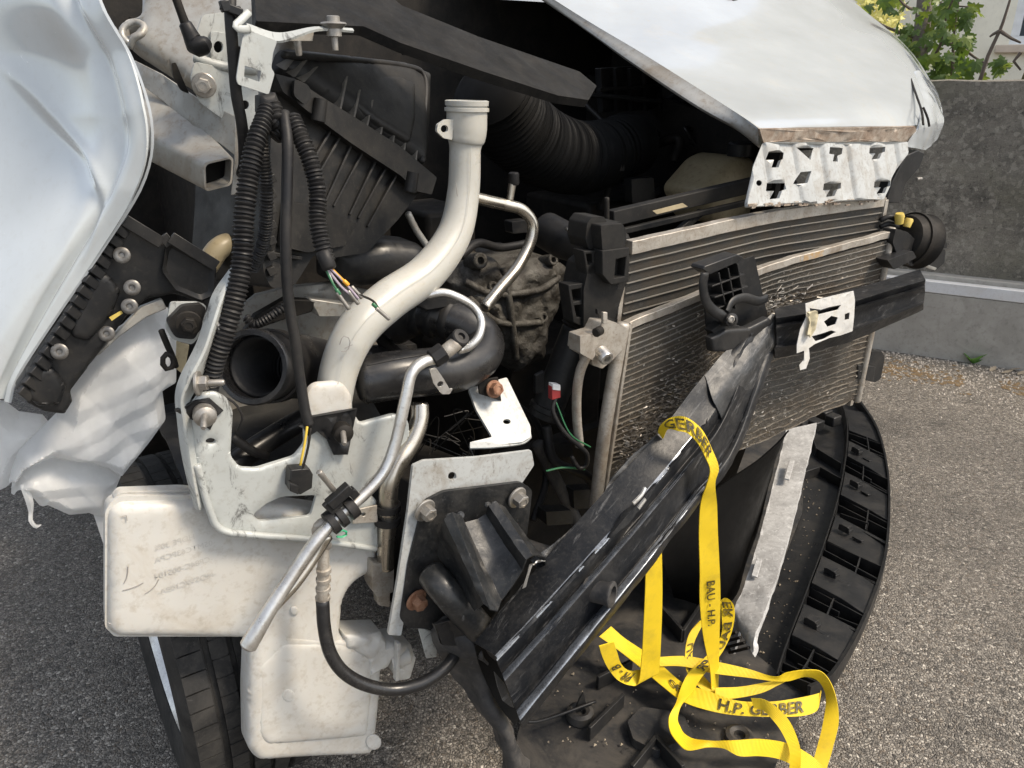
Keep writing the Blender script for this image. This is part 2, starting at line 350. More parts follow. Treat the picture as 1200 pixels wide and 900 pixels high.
def seg_dist(Q, loops):
    d = np.full(len(Q), 1e9)
    for L in loops:
        L = np.array(L)
        for a, b in zip(L, np.roll(L, -1, 0)):
            ab = b - a; t = np.clip(((Q - a) @ ab) / max(ab @ ab, 1e-12), 0, 1); d = np.minimum(d, np.linalg.norm(Q - a - t[:, None] * ab, axis=1))
    return d
def inside(Q, L):
    L = np.array(L); r = np.zeros(len(Q), bool)
    for a, b in zip(L, np.roll(L, -1, 0)):
        c = ((a[1] > Q[:, 1]) != (b[1] > Q[:, 1])); x = (b[0] - a[0]) * (Q[:, 1] - a[1]) / (b[1] - a[1] + 1e-15) + a[0]; r ^= c & (Q[:, 0] < x)
    return r
def slab_g(mb, outline, c, th, holes=(), er=0, bulge=0, grid=None, noise=None, rnd=0, plane=None, back=0):
    """solid cut to an outline in its own plane: rounded edge (er) rising to bulge, thickness th behind"""
    if plane is None:
        if isinstance(c, (list, tuple)):
            a, b_, d = [pt(q) for q in c]; n = (b_ - a).cross(d - a).normalized(); p0 = a
        else:
            xs = np.mean([q[0] for q in outline]); ys = np.mean([q[1] for q in outline]); p0 = C(xs, ys, c); n = FW.copy()
    else: p0, n = plane
    if n.dot(EYE - p0) < 0: n = -n
    ex = UP.cross(n)
    if ex.length < .05: ex = Vector((1, 0, 0))
    ex.normalize(); ey = n.cross(ex)
    def to2(q):
        d = (PL(q[0], q[1], p0, n) if not isinstance(q, Vector) else q) - p0; return np.array((d.dot(ex), d.dot(ey)))
    O = [to2(q) for q in outline]
    if rnd: O = round_poly(O, rnd)
    H = [[to2(q) for q in h] for h in holes]
    loops = [O] + H; vs = []; es = []
    for L in loops:
        o = len(vs); vs += [Vector(p) for p in L]; es += [(o + i, o + (i + 1) % len(L)) for i in range(len(L))]
    if grid:
        A = np.array(O); lo, hi = A.min(0), A.max(0)
        gx, gy = np.arange(lo[0], hi[0], grid), np.arange(lo[1], hi[1], grid * .87)
        Q = np.array([(x + (k % 2) * grid * .5, y) for k, y in enumerate(gy) for x in gx])
        ok = inside(Q, O)
        for h in H: ok &= ~inside(Q, h)
        Q = Q[ok]
        if len(Q): Q = Q[seg_dist(Q, loops) > grid * .35]
        vs += [Vector(q) for q in Q]
        if er:                                   # extra rings near the edge keep the rounding smooth
            extra = []
            for f in (.12, .35, .65, 1.0):
                for L in loops[:1]:
                    L = np.array(L); nx = np.roll(L, -1, 0)
                    for a, b in zip(L, nx):
                        m = max(1, int(np.linalg.norm(b - a) / grid))
                        for j in range(m):
                            q = a + (b - a) * (j + .5) / m; tn = np.array((-(b - a)[1], (b - a)[0])); tn /= max(np.linalg.norm(tn), 1e-9)
                            for s in (1, -1): extra.append(q + tn * s * er * f)
            E = np.array(extra); E = E[inside(E, O)]
            for h in H: E = E[~inside(E, h)]
            dd = seg_dist(E, loops); E = E[dd > er * .1]
            vs += [Vector(q) for q in E]
    r = delaunay_2d_cdt(vs, es, [], 0, 1e-6)
    v2, fs = r[0], r[2]
    Q = np.array([tuple(v) for v in v2]); z = np.zeros(len(Q))
    if True:
        ctr = np.array([np.mean([Q[i] for i in f], axis=0) for f in fs]); bad = ~inside(ctr, O)
        for h in H: bad |= inside(ctr, h)
        fs = [f for f, b_ in zip(fs, bad) if not b_]
    if er or noise:
        d = seg_dist(Q, loops)
        if er:
            u = np.clip(d / er, 0, 1); z = bulge * np.sqrt(np.maximum(0, 1 - (1 - u) ** 2))
        if noise: z = z + np.array([noise(q[0], q[1], dd) for q, dd in zip(Q, d)])
    k = len(Q)
    front = [p0 + ex * q[0] + ey * q[1] + n * zz for q, zz in zip(Q, z)]
    bk = [p0 + ex * q[0] + ey * q[1] - n * th + n * (zz * back) for q, zz in zip(Q, z)]
    ec = {}
    F = []
    for f in fs:
        F.append(tuple(f)); F.append(tuple(i + k for i in reversed(f)))
        for a, b in zip(f, f[1:] + f[:1]): ec[(a, b)] = 1
    for a, b in ec:
        if (b, a) not in ec: F.append((b, a, a + k, b + k))
    mb.add(front + bk, F); return p0, n, ex, ey
def slab(name, outline, c, mat, th, parent=None, bev=.0012, sharp=38, label=None, **kw):
    mb = MB(); slab_g(mb, outline, c, th, **kw); return obj(name, mb, mat, parent, bev, sharp, label)
def frames(P):
    T = np.gradient(P, axis=0); T /= np.maximum(np.linalg.norm(T, axis=1, keepdims=True), 1e-9)
    n = np.cross(T[0], (0, 0, 1.)); n = n if np.linalg.norm(n) > .1 else np.cross(T[0], (1., 0, 0)); n /= np.linalg.norm(n); Ns = [n]
    for i in range(1, len(P)):
        n = n - T[i] * (n @ T[i]); n /= max(np.linalg.norm(n), 1e-9); Ns.append(n)
    Ns = np.array(Ns); return T, Ns, np.cross(T, Ns)
def tube_g(mb, pts, r, seg=12, step=.006, corr=None, caps=True, wall=0, flat=None, lin=False):
    K = np.array([list(pt(p)) for p in pts], float); rr = np.array(r if isinstance(r, (list, tuple)) else [r] * len(K), float)
    L = np.linalg.norm(np.diff(K, axis=0), axis=1).sum(); st = min(step, corr[0] / 4) if corr else step
    n = max(3, int(L / st)); P = catmull(K, n, lin); rad = catmull(rr.reshape(-1, 1), n, True)[:, 0]
    s = np.concatenate([[0], np.cumsum(np.linalg.norm(np.diff(P, axis=0), axis=1))])
    if corr:
        ph = (s / corr[0]) % 1; rad = rad + corr[1] * (np.where(ph < .62, 1, 0) * .0 + np.clip(np.sin(ph * 2 * math.pi) * 1.6, -1, 1))
    T, A, B = frames(P)
    def ringset(rad):
        V = []
        for i in range(n):
            for k in range(seg):
                a = 2 * math.pi * k / seg; fx = flat if flat else 1
                V.append(Vector(P[i] + (A[i] * math.cos(a) + B[i] * math.sin(a) * fx) * rad[i]))
        return V
    V = ringset(rad); F = []
    for i in range(n - 1):
        for k in range(seg): F.append((i * seg + k, i * seg + (k + 1) % seg, (i + 1) * seg + (k + 1) % seg, (i + 1) * seg + k))
    if wall:
        o = len(V); V += ringset(rad - wall)
        for i in range(n - 1):
            for k in range(seg): F.append((o + i * seg + k, o + (i + 1) * seg + k, o + (i + 1) * seg + (k + 1) % seg, o + i * seg + (k + 1) % seg))
        for e in (0, (n - 1) * seg):
            for k in range(seg): F.append((e + k, e + (k + 1) % seg, o + e + (k + 1) % seg, o + e + k))
    elif caps:
        for e, sg in ((0, -1), (n - 1, 1)):      # slightly domed ends
            o = len(V)
            for k in range(seg):
                a = 2 * math.pi * k / seg; V.append(Vector(P[e] + T[e] * sg * rad[e] * .25 + (A[e] * math.cos(a) + B[e] * math.sin(a) * (flat or 1)) * rad[e] * .75))
            for k in range(seg): F.append((e * seg + k, e * seg + (k + 1) % seg, o + (k + 1) % seg, o + k))
            F.append(tuple(range(o, o + seg)))
    mb.add(V, F); return P, T
def tube(name, pts, r, mat, parent=None, label=None, sharp=50, **kw):
    mb = MB(); tube_g(mb, pts, r, **kw); return obj(name, mb, mat, parent, 0, sharp, label)
def lathe_g(mb, p, ax, prof, seg=20, ends=True):
    ax = Vector(ax).normalized(); a = ax.orthogonal().normalized(); b = ax.cross(a); V = []; F = []
    for t, r in prof:
        for k in range(seg):
            q = 2 * math.pi * k / seg; V.append(p + ax * t + (a * math.cos(q) + b * math.sin(q)) * max(r, 1e-5))
    m = len(prof)
    for i in range(m - 1):
        for k in range(seg): F.append((i * seg + k, i * seg + (k + 1) % seg, (i + 1) * seg + (k + 1) % seg, (i + 1) * seg + k))
    if ends: F.append(tuple(reversed(range(seg)))); F.append(tuple(range((m - 1) * seg, m * seg)))
    mb.add(V, F)
def lathe(name, p, ax, prof, mat, parent=None, seg=20, label=None, sharp=38, bev=0, ends=True):
    mb = MB(); lathe_g(mb, pt(p), ax, prof, seg, ends); return obj(name, mb, mat, parent, bev, sharp, label)
def box_g(mb, c, ax, ay, az, sx, sy, sz):
    V = [c + ax * (sx * i / 2) + ay * (sy * j / 2) + az * (sz * k / 2) for i in (-1, 1) for j in (-1, 1) for k in (-1, 1)]
    mb.add(V, [(0, 1, 3, 2), (4, 6, 7, 5), (0, 4, 5, 1), (2, 3, 7, 6), (0, 2, 6, 4), (1, 5, 7, 3)])
def bar_g(mb, a, b, w, h, up=UP):
    a, b = pt(a), pt(b); d = (b - a); l = d.length; d.normalize(); s = d.cross(up)
    if s.length < .05: s = d.cross(Vector((1, 0, 0)))
    s.normalize(); u = s.cross(d); box_g(mb, (a + b) / 2, d, s, u, l, w, h)
def bolt(p, ax, r, mat, parent, washer=1.7, stud=0, name='bolt', label=None, depth=1.0):
    mb = MB(); p = pt(p); ax = Vector(ax).normalized()
    lathe_g(mb, p - ax * .001, ax, [(0, r * washer), (.0022, r * washer), (.0032, r * washer * .93), (.0034, r * 1.15)], 22)
    h = .9 * r * depth
    lathe_g(mb, p + ax * .0022, ax, [(0, r * 1.02), (h, r), (h + .0008, r * .9)], 6)
    lathe_g(mb, p + ax * .0022, ax, [(h * .8, r * .72), (h + .0016, r * .7), (h + .0018, r * .5), (h - r * .25, r * .46)], 14)
    if stud: lathe_g(mb, p, ax, [(0, r * .45), (stud, r * .42), (stud + r * .2, r * .3)], 12)
    return obj(name, mb, mat, parent, 0, 30, label)
def to_cam(p): return (EYE - pt(p)).normalized()
def wobble(amp, sc, seed=0):
    return lambda x, y, d: amp * mnoise.fractal(Vector((x * sc + seed, y * sc, seed * .7)), 1.0, 2.0, 4)
_txt = {}
def text_mesh(s, size, extr=0.0, bold=0.0):
    cu = bpy.data.curves.new('lettering', 'FONT'); cu.body = s; cu.size = size; cu.extrude = extr; cu.resolution_u = 3; cu.offset = bold * size
    o = bpy.data.objects.new('lettering', cu); COL.objects.link(o); bpy.context.view_layer.update()
    me = bpy.data.meshes.new_from_object(o.evaluated_get(bpy.context.evaluated_depsgraph_get()))
    V = [v.co.copy() for v in me.vertices]; F = [tuple(p.vertices) for p in me.polygons]
    bpy.data.objects.remove(o); bpy.data.meshes.remove(me); return V, F
# ------------------------------------------------------------------ ground
mb = MB(); mb.add([(-60, -60, 0), (60, -60, 0), (60, 60, 0), (-60, 60, 0)], [(0, 1, 2, 3)])
o = obj('ground', mb, 'asphalt'); tag(o, 'worn grey asphalt with exposed pale stones', None, None, 'structure')
# wall line on the ground
WA, WB = G(1020, 408), G(1200, 435); wd = (WB - WA).normalized(); wn = Vector((wd.y, -wd.x, 0))
if wn.dot(EYE - WA) < 0: wn = -wn
W0, W1 = WA - wd * 7, WB + wd * 3
def ztop(x, y, off): 
    p = PL(x, y, WA - wn * off, wn); return p.z
zp = ztop(1200, 356, 0); zr = ztop(1200, 337, .03); zw = ztop(1150, 95, .1)
def prism(mb, a, b, off0, off1, z0, z1, n=1):
    box = []
    for p in (a, b):
        for o_ in (off0, off1):
            for z in (z0, z1): box.append(p - wn * o_ + UP * z)
    mb.add(box, [(0, 1, 3, 2), (4, 6, 7, 5), (0, 4, 5, 1), (2, 3, 7, 6), (0, 2, 6, 4), (1, 5, 7, 3)])
wall = MB()
# rough wall face as a displaced sheet so its silhouette and cap are uneven
nu, nv = 150, 26; L = (W1 - W0).length; V = []; F = []
for i in range(nu + 1):
    for j in range(nv + 1):
        z = zr - .02 + (zw - zr + .02) * j / nv; p = W0 + wd * (L * i / nu) - wn * .1 + UP * z
        k = mnoise.fractal(p * 9, 1, 2, 4) * .006 + mnoise.noise(p * 40) * .003
        V.append(p + wn * k + UP * (mnoise.noise(p * 14) * .008 if j == nv else 0))
for i in range(nu):
    for j in range(nv): a = i * (nv + 1) + j; F.append((a, a + nv + 1, a + nv + 2, a + 1))
k0 = len(V)
for i in range(nu + 1):
    p = V[i * (nv + 1) + nv]; V.append(p - wn * .28 + UP * .004); V.append(Vector((p.x, p.y, 0)) - wn * .28)
for i in range(nu):
    a = i * (nv + 1) + nv; F.append((a, a + nv + 1, k0 + 2 * i + 2, k0 + 2 * i)); F.append((k0 + 2 * i, k0 + 2 * i + 2, k0 + 2 * i + 3, k0 + 2 * i + 1))
wall.add(V, F)
o = obj('boundary_wall', wall, 'concrete', sharp=60)
tag(o, 'rough stained grey concrete wall behind the wrecked car', 'wall')
pl = MB(); prism(pl, W0, W1, 0, .22, -.05, zp)
p = obj('plinth', pl, 'plinth_grey', o, .006, label='smooth grey concrete plinth at the foot of the wall')
lg = MB(); prism(lg, W0, W1, .045, .2, zp + .002, zr + .012); obj('ledge', lg, 'plinth_grey', o, .006)
tr = MB(); prism(tr, W0, W1, -.004, .043, zp - .002 + .004, zp + (zr - zp) * .85); obj('trim_strip', tr, 'white_trim', o, .004, label='thin white strip on top of the plinth')
# moss and grit gathered along the wall foot
g = MB()
for i in range(7000):
    t = random.random(); off = abs(random.gauss(0, .26)) + .01
    p = W0 + wd * (3.5 + t * (L - 3.5)) + wn * off; s = random.uniform(.003, .009)
    q = p + UP * s * .3; a = random.random() * 6
    vs = [q + Vector((math.cos(a + k * 1.57) * s * random.uniform(.6, 1.1), math.sin(a + k * 1.57) * s * random.uniform(.6, 1.1), -s * .3)) for k in range(4)] + [q + UP * s * .5]
    g.add(vs, [(0, 1, 4), (1, 2, 4), (2, 3, 4), (3, 0, 4)])
o = obj('grit', g, 'grit', sharp=10, fix=False); tag(o, 'loose grit lying along the foot of the wall', None, None, 'stuff')
ms = MB()
for i in range(5200):
    t = random.random(); off = .03 + abs(random.gauss(.27, .075)) + .04 * mnoise.noise(Vector((t * 30, 0, 0)))
    p = W0 + wd * (3.5 + t * (L - 3.5)) + wn * off
    if mnoise.noise(p * 4) < -.12: continue
    s = random.uniform(.006, .016); a = random.random() * 6
    vs = [p + Vector((math.cos(a + k * 1.05) * s * random.uniform(.5, 1.1), math.sin(a + k * 1.05) * s * random.uniform(.5, 1.1), .001)) for k in range(6)] + [p + UP * s * .3]
    ms.add(vs, [(k, (k + 1) % 6, 6) for k in range(6)])
o = obj('moss', ms, 'moss', fix=False); tag(o, 'brown moss streak along the wall foot', None, None, 'stuff')
# the weed
def leaf_blade(mb, base, d, l, wdt, curl=.3):
    d = d.normalized(); s = d.cross(UP).normalized(); rows = []
    for i in range(5):
        t = i / 4; ww = wdt * math.sin(math.pi * min(.98, t * .92 + .06)); c = base + d * l * t + UP * (l * (.35 * t - curl * t * t))
        rows.append((c - s * ww, c + UP * -.15 * ww, c + s * ww))
    V = [p for r in rows for p in r]; F = []
    for i in range(4):
        a = i * 3; F += [(a, a + 1, a + 4, a + 3), (a + 1, a + 2, a + 5, a + 4)]
    mb.add(V, F)
wr = G(1140, 427); e = empty('weed', wr, 'small bright green weed growing at the foot of the wall', 'weed')
for k in range(9):
    mbl = MB(); a = k * 2.4; leaf_blade(mbl, wr + UP * .005, Vector((math.cos(a), math.sin(a), .5 + .3 * (k % 3))), .05 + .012 * (k % 3), .014)
    obj('leaf', mbl, 'weed_leaf', e)
for k, (px, py) in enumerate(((1182, 434), (1173, 438), (1192, 440), (1160, 436))):
    mbl = MB(); leaf_blade(mbl, G(px, py) + UP * .004, Vector((1, k * .4 - .5, .02)), .05, .012, .05)
    o = obj('dry_leaf', mbl, 'crumb'); tag(o, ['dry leaf just right of the green weed', 'dry leaf below the green weed', 'dry leaf farthest right along the wall foot', 'dry leaf nearest below the weed on the moss'][k], 'leaf', 'dry leaves by the wall')
# ------------------------------------------------------------------ house and garden beyond the wall
hn = wn; H0 = WA - wn * 4.6
def HP(x, y, off=0): return PL(x, y, H0 + wn * off, hn)
a, b_ = HP(985, 90), HP(1300, 90)
a -= wd * 8; b_ += wd * 5
hroot = empty('house', Vector((a.x + wd.x * 8, a.y + wd.y * 8, 0)), 'cream rendered house behind the grey wall', 'house')
wx0 = (HP(1189, 20) - a).dot(wd); wx1 = wx0 + 1.1; wz0 = HP(1192, 52).z; wz1 = wz0 + 1.4; Lh = (b_ - a).length
mb = MB()
def hv(s, z, off=0): q = a + wd * s + wn * off; return Vector((q.x, q.y, z))
xs, zs = [0, wx0, wx1, Lh], [0, wz0, wz1, 6.5]
for i in range(3):
    for j in range(3):
        if i == 1 and j == 1: continue
        mb.add([hv(xs[i], zs[j]), hv(xs[i + 1], zs[j]), hv(xs[i + 1], zs[j + 1]), hv(xs[i], zs[j + 1])], [(0, 1, 2, 3)])
for (s0, z0, s1, z1) in ((wx0, wz0, wx1, wz0), (wx1, wz0, wx1, wz1), (wx1, wz1, wx0, wz1), (wx0, wz1, wx0, wz0)):
    mb.add([hv(s0, z0), hv(s1, z1), hv(s1, z1, -.18), hv(s0, z0, -.18)], [(0, 1, 2, 3)])
mb.add([hv(0, 0), hv(0, 6.5), hv(0, 6.5, -6), hv(0, 0, -6)], [(0, 1, 2, 3)]); mb.add([hv(Lh, 0), hv(Lh, 6.5), hv(Lh, 6.5, -6), hv(Lh, 0, -6)], [(0, 1, 2, 3)])
mb.add([hv(0, 6.5), hv(Lh, 6.5), hv(Lh, 6.5, -6), hv(0, 6.5, -6)], [(0, 1, 2, 3)])
obj('wall', mb, 'cream_render', hroot)
fr = MB()
for s0, s1, z0, z1 in ((wx0, wx1, wz0, wz0 + .07), (wx0, wx1, wz1 - .07, wz1), (wx0, wx0 + .07, wz0 + .072, wz1 - .072), (wx1 - .07, wx1, wz0 + .072, wz1 - .072), ((wx0 + wx1) / 2 - .04, (wx0 + wx1) / 2 + .04, wz0 + .072, wz1 - .072)):
    fr.add([hv(s, z, o_) for s in (s0, s1) for o_ in (-.06, -.13) for z in (z0, z1)], [(0, 1, 3, 2), (4, 6, 7, 5), (0, 4, 5, 1), (2, 3, 7, 6), (0, 2, 6, 4), (1, 5, 7, 3)])
wf = obj('window', fr, 'window_frame', hroot)
gm = MB(); gm.add([hv(wx0 + .05, wz0 + .05, -.1), hv(wx1 - .05, wz0 + .05, -.1), hv(wx1 - .05, wz1 - .05, -.1), hv(wx0 + .05, wz1 - .05, -.1)], [(0, 1, 2, 3)])
obj('pane', gm, 'glass', wf)
sm = MB(); sm.add([hv(s, z, o_) for s in (wx0 - .1, wx1 + .1) for o_ in (.07, -.06) for z in (wz0 - .07, wz0 - .003)], [(0, 1, 3, 2), (4, 6, 7, 5), (0, 4, 5, 1), (2, 3, 7, 6), (0, 2, 6, 4), (1, 5, 7, 3)])
obj('sill', sm, 'stone_sill', wf, .008)
# tree with lobed leaves hanging over the wall
def TP(x, y, off=2.2): return PL(x, y, WA - wn * off, wn)
tb = TP(1072, 150); tb.z = 0
tree = empty('maple_tree', tb, 'slim grey tree with lobed green leaves hanging over the wall', 'tree')
tp = TP(1082, 20); top = TP(1088, -110)
tube('trunk', [tb, Vector((tp.x, tp.y, tp.z)) * .5 + tb * .5, tp, top], [.075, .065, .05, .035], 'bark', tree, step=.06)
brs = [[(1076, 45), (1035, 30), (1000, 5)], [(1074, 70), (1090, 70), (1104, 48), (1110, 15), (1122, -10)], [(1102, 50), (1125, 55), (1150, 72), (1180, 80)], [(1080, 10), (1062, 8), (1040, -20)], [(1085, 60), (1070, 85), (1064, 90)], [(1116, 90), (1118, 40), (1124, 0)], [(1084, -10), (1105, 5), (1135, 8)]]
tips = []
for bq in brs:
    P3 = [TP(x, y, 2.2 - .1 * i) for i, (x, y) in enumerate(bq)]
    tube('branch', P3, [.012 - .008 * i / (len(bq) - 1) for i in range(len(bq))], 'twig', tree, seg=7, step=.05)
def leaf_mesh(nm, mat):
    pts = []
    lob = [(-90, .18), (-60, .5), (-40, .38), (-12, .85), (8, .78), (18, .48), (40, .9), (52, .95), (64, .55), (80, .98), (90, 1.08), (100, .98), (116, .55), (128, .95), (140, .9), (162, .48), (172, .78), (192, .85), (220, .38), (240, .5)]
    V = [(0, 0, .04)] + [(math.cos(R_(a_)) * r, math.sin(R_(a_)) * r, -.16 * r * r) for a_, r in lob]
    n = len(lob); me = bpy.data.meshes.new(nm); me.from_pydata(V, [], [(0, 1 + i, 1 + (i + 1) % n) for i in range(n)]); me.update(); me.materials.append(M[mat]); return me
lm, lp = leaf_mesh('leaf', 'leaf'), leaf_mesh('leaf', 'pale_leaf')
clusters = [(1012, 10, 16, 8, 9), (1045, 5, 18, 12, 16), (1070, 45, 22, 14, 24), (1090, 30, 16, 22, 18), (1112, 20, 22, 24, 44), (1140, 12, 10, 12, 12), (1105, 75, 30, 12, 42), (1085, 78, 18, 12, 20), (1130, 62, 14, 20, 28), (1160, 80, 20, 9, 16), (1120, 90, 20, 4, 10), (1125, -40, 60, 30, 30)]
for (cx, cy, sx, sy, k) in clusters:
    for i in range(k):
        x, y = random.gauss(cx, sx * .55), random.gauss(cy, sy * .55)
        if y > 92: y = 92 - random.random() * 12
        p = TP(x, y, random.uniform(1.75, 2.6)); lo = bpy.data.objects.new('leaf', lm if random.random() < .8 else lp)
        COL.objects.link(lo); lo.location = p; s = random.uniform(.038, .064); lo.scale = (s, s, s)
        q = (wn + Vector((random.gauss(0, .55), random.gauss(0, .55), random.gauss(.35, .5)))).to_track_quat('Z', 'Y')
        lo.rotation_euler = (q.to_matrix().to_4x4() @ Matrix.Rotation(random.gauss(math.pi, .9), 4, 'Z')).to_euler()
        lo.parent = tree; lo.matrix_parent_inverse = tree.matrix_world.inverted()
# mossy post and bare twigs at the right, yellow shrub at the left
pb = TP(1212, 100, 1.5); pt_ = TP(1200, 60, 1.5); pb.z = 0; pt_.z += .1
post = empty('tree_trunk', pb, 'mossy brown tree trunk at the right end above the wall', 'tree')
top2 = pt_ + UP * .0; base2 = Vector((top2.x, top2.y, 0)) + wd * .06
tube('trunk', [base2, (base2 + top2) / 2, top2 + UP * .6 + wd * .25], [.09, .085, .08], 'moss_bark', post, step=.08)
for bq in ([(1148, 96), (1158, 65), (1172, 35), (1178, 18), (1186, -8)], [(1172, 36), (1164, 40), (1160, 43)], [(1173, 37), (1185, 45), (1196, 50)], [(1196, 62), (1188, 72), (1196, 82)]):
    tube('twig', [TP(x, y, 1.55) for x, y in bq], [.012 - .006 * i / (len(bq) - 1) for i in range(len(bq))], 'twig', post, seg=6, step=.05)
sb = TP(1035, 120, 3.4); sb.z = 0
shr = empty('yellow_shrub', sb, 'bright yellow flowering shrub behind the tree', 'shrub')
tube('stem', [sb, sb + UP * 1.2], [.03, .02], 'twig', shr, step=.1)
fb = MB()
for i in range(700):
    p = TP(random.gauss(1030, 15), random.gauss(22, 24), random.uniform(3.0, 3.9)); s = random.uniform(.02, .045)
    a1 = Vector((random.gauss(0, 1), random.gauss(0, 1), random.gauss(0, 1))).normalized(); b1 = a1.orthogonal().normalized()
    fb.add([p - a1 * s, p + b1 * s * .6, p + a1 * s, p - b1 * s * .6], [(0, 1, 2, 3)])
o = obj('crown', fb, 'yellow_leaf', shr, fix=False); o['kind'] = 'stuff'
# ------------------------------------------------------------------ the wrecked car: one thing, many parts
def RC(r, c, z):                                   # metres: r to the car's right, c back, z up
    p = RT * r - FW * c; return Vector((p.x, p.y, z))
car = empty('wrecked_car', RC(-.95, 2.0, 0), 'white car with its front end torn off and the engine bay laid open', 'car')
NF = FW.copy(); UF = (FW + UP * .25).normalized()
# dark shell of the engine bay and the body behind it
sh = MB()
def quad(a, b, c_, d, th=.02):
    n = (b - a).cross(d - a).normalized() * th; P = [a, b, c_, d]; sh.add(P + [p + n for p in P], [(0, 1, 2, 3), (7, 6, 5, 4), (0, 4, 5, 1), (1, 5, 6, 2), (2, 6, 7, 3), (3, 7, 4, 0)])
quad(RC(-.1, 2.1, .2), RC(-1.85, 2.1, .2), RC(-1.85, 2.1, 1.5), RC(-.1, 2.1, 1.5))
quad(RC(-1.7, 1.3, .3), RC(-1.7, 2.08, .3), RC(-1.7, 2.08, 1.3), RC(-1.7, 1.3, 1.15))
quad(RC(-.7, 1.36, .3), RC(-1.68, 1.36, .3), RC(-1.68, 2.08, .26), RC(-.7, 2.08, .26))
quad(RC(-.66, 1.34, .04), RC(-1.66, 1.34, .04), RC(-1.66, 1.22, .56), RC(-.66, 1.22, .56))  # added dark apron standing in for the shade under the radiator
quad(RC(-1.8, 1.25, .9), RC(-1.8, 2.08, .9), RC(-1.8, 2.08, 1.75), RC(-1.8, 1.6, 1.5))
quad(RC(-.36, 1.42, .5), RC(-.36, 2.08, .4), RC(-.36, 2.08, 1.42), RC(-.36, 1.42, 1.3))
obj('engine_bay_shell', sh, 'dark_metal', car, label='dark inner walls and floor of the engine bay, with an added shade apron')
quad(RC(-.3, 1.5, 1.58), RC(-1.1, 1.5, 1.62), RC(-1.1, 2.1, 1.75), RC(-.3, 2.1, 1.75))  # unseen lid added to block sky light; misses the mesh above
quad(RC(-.3, 2.09, 1.45), RC(-1.8, 2.09, 1.45), RC(-1.8, 2.09, 1.8), RC(-.3, 2.09, 1.8))  # firewall top raised for the same light block, likewise unmeshed
sheet('shade_sheet', [[C(770, 640, 1.02), G(790, 700, .04)], [C(845, 570, 1.03), G(852, 708, .06)], [C(895, 535, 1.03), G(884, 632, .11)], [C(925, 505, 1.05), G(914, 520, .19)]], 'bay_black', .004, car, 30, 8, disp=lambda u, v, p: .006 * mnoise.noise(Vector(p) * 9), label='added black sheet standing in for the shade below the condenser')  # added sheet, black in place of the car's shade under the condenser
cb = MB()
prof = [(2.14, .28), (2.14, 1.42), (2.35, 1.5), (3.0, 2.0), (4.6, 2.05), (5.4, 1.4), (5.4, .3)]
n = len(prof); cb.add([RC(r, c, z) for r in (-.08, -1.84) for c, z in prof], [tuple(range(n)), tuple(range(2 * n - 1, n - 1, -1))] + [(i, (i + 1) % n, (i + 1) % n + n, i + n) for i in range(n)])
obj('cabin', cb, 'white_paint', car, .03)
# ---- wheel
WC = RC(-.188, 1.345, .325); WAX = (RT + FW * .012).normalized()
wh = obj('wheel', MB(), 'tyre_rubber', car)
bpy.data.objects.remove(wh)
ty = MB(); TW, TR_ = .205, .33
prof = [(-TW * .46, .205), (-TW * .5, .225), (-TW * .53, .27), (-TW * .5, .305), (-TW * .44, .322), (-TW * .3, .3285)]
full = prof + [(-t, r) for t, r in reversed(prof)]
pf = []
grooves = [-.052, -.018, .018, .052]
for t, r in prof: pf.append((t, r))
for g_ in grooves: pf += [(g_ - .006, .33), (g_ - .0045, .321), (g_ + .0045, .321), (g_ + .006, .33)]
pf += [(-t, r) for t, r in reversed(prof)]
pf = [(t, r - .005) for t, r in pf]
pf += [(TW * .44, .2), (-TW * .44, .2), (-TW * .46, .205)]
seg = 144; a_ = UP.copy(); b_ = WAX.cross(a_)
V = []; F = []
for i, (t, r) in enumerate(pf):
    for k in range(seg):
        q = 2 * math.pi * k / seg; rr = r
        V.append(WC + WAX * t + (a_ * math.cos(q) + b_ * math.sin(q)) * rr)
for i in range(len(pf) - 1):
    for k in range(seg): F.append((i * seg + k, i * seg + (k + 1) % seg, (i + 1) * seg + (k + 1) % seg, (i + 1) * seg + k))
ty.add(V, F)
# sipes: thin dark cuts shown as raised narrow tread bars on the shoulders
for k in range(66):
    q = 2 * math.pi * k / 66; er = a_ * math.cos(q) + b_ * math.sin(q); et = WAX.cross(er)
    for s in (-1, 1):
        box_g(ty, WC + WAX * s * .078 + er * .3225, WAX, et, er, .036, .0285, .006)
    for t in (-.035, 0, .035): box_g(ty, WC + WAX * t + er * .3245 + et * (.006 * (t * 40)), WAX, et, er, .026, .0285, .003)
wheel = obj('wheel', ty, 'tyre_rubber', car, label='worn black front tyre standing on the asphalt')
rm = MB(); lathe_g(rm, WC + WAX * (TW * .40), WAX, [(-.03, .2), (.006, .205), (.010, .2), (.0, .19), (-.03, .17), (-.02, .06), (-.005, .05)], 60)
obj('rim', rm, 'rim_alloy', wheel)
# ---- wheel arch liner
ln = MB(); V = []; F = []; m_ = 26
for i in range(m_ + 1):
    q = R_(62 + 128 * i / m_); d = UP * math.sin(q) + FW * math.cos(q)
    for r, t in ((.41, -.34), (.41, .02), (.405, .02), (.405, -.34)):
        V.append(WC + d * (r + .006 * math.sin(i * 2.2)) + RT * t)
for i in range(m_):
    for k in range(4): F.append((i * 4 + k, i * 4 + (k + 1) % 4, (i + 1) * 4 + (k + 1) % 4, (i + 1) * 4 + k))
ln.add(V, F); obj('wheel_arch_liner', ln, 'black_plastic', car, label='black liner of the front wheel arch')
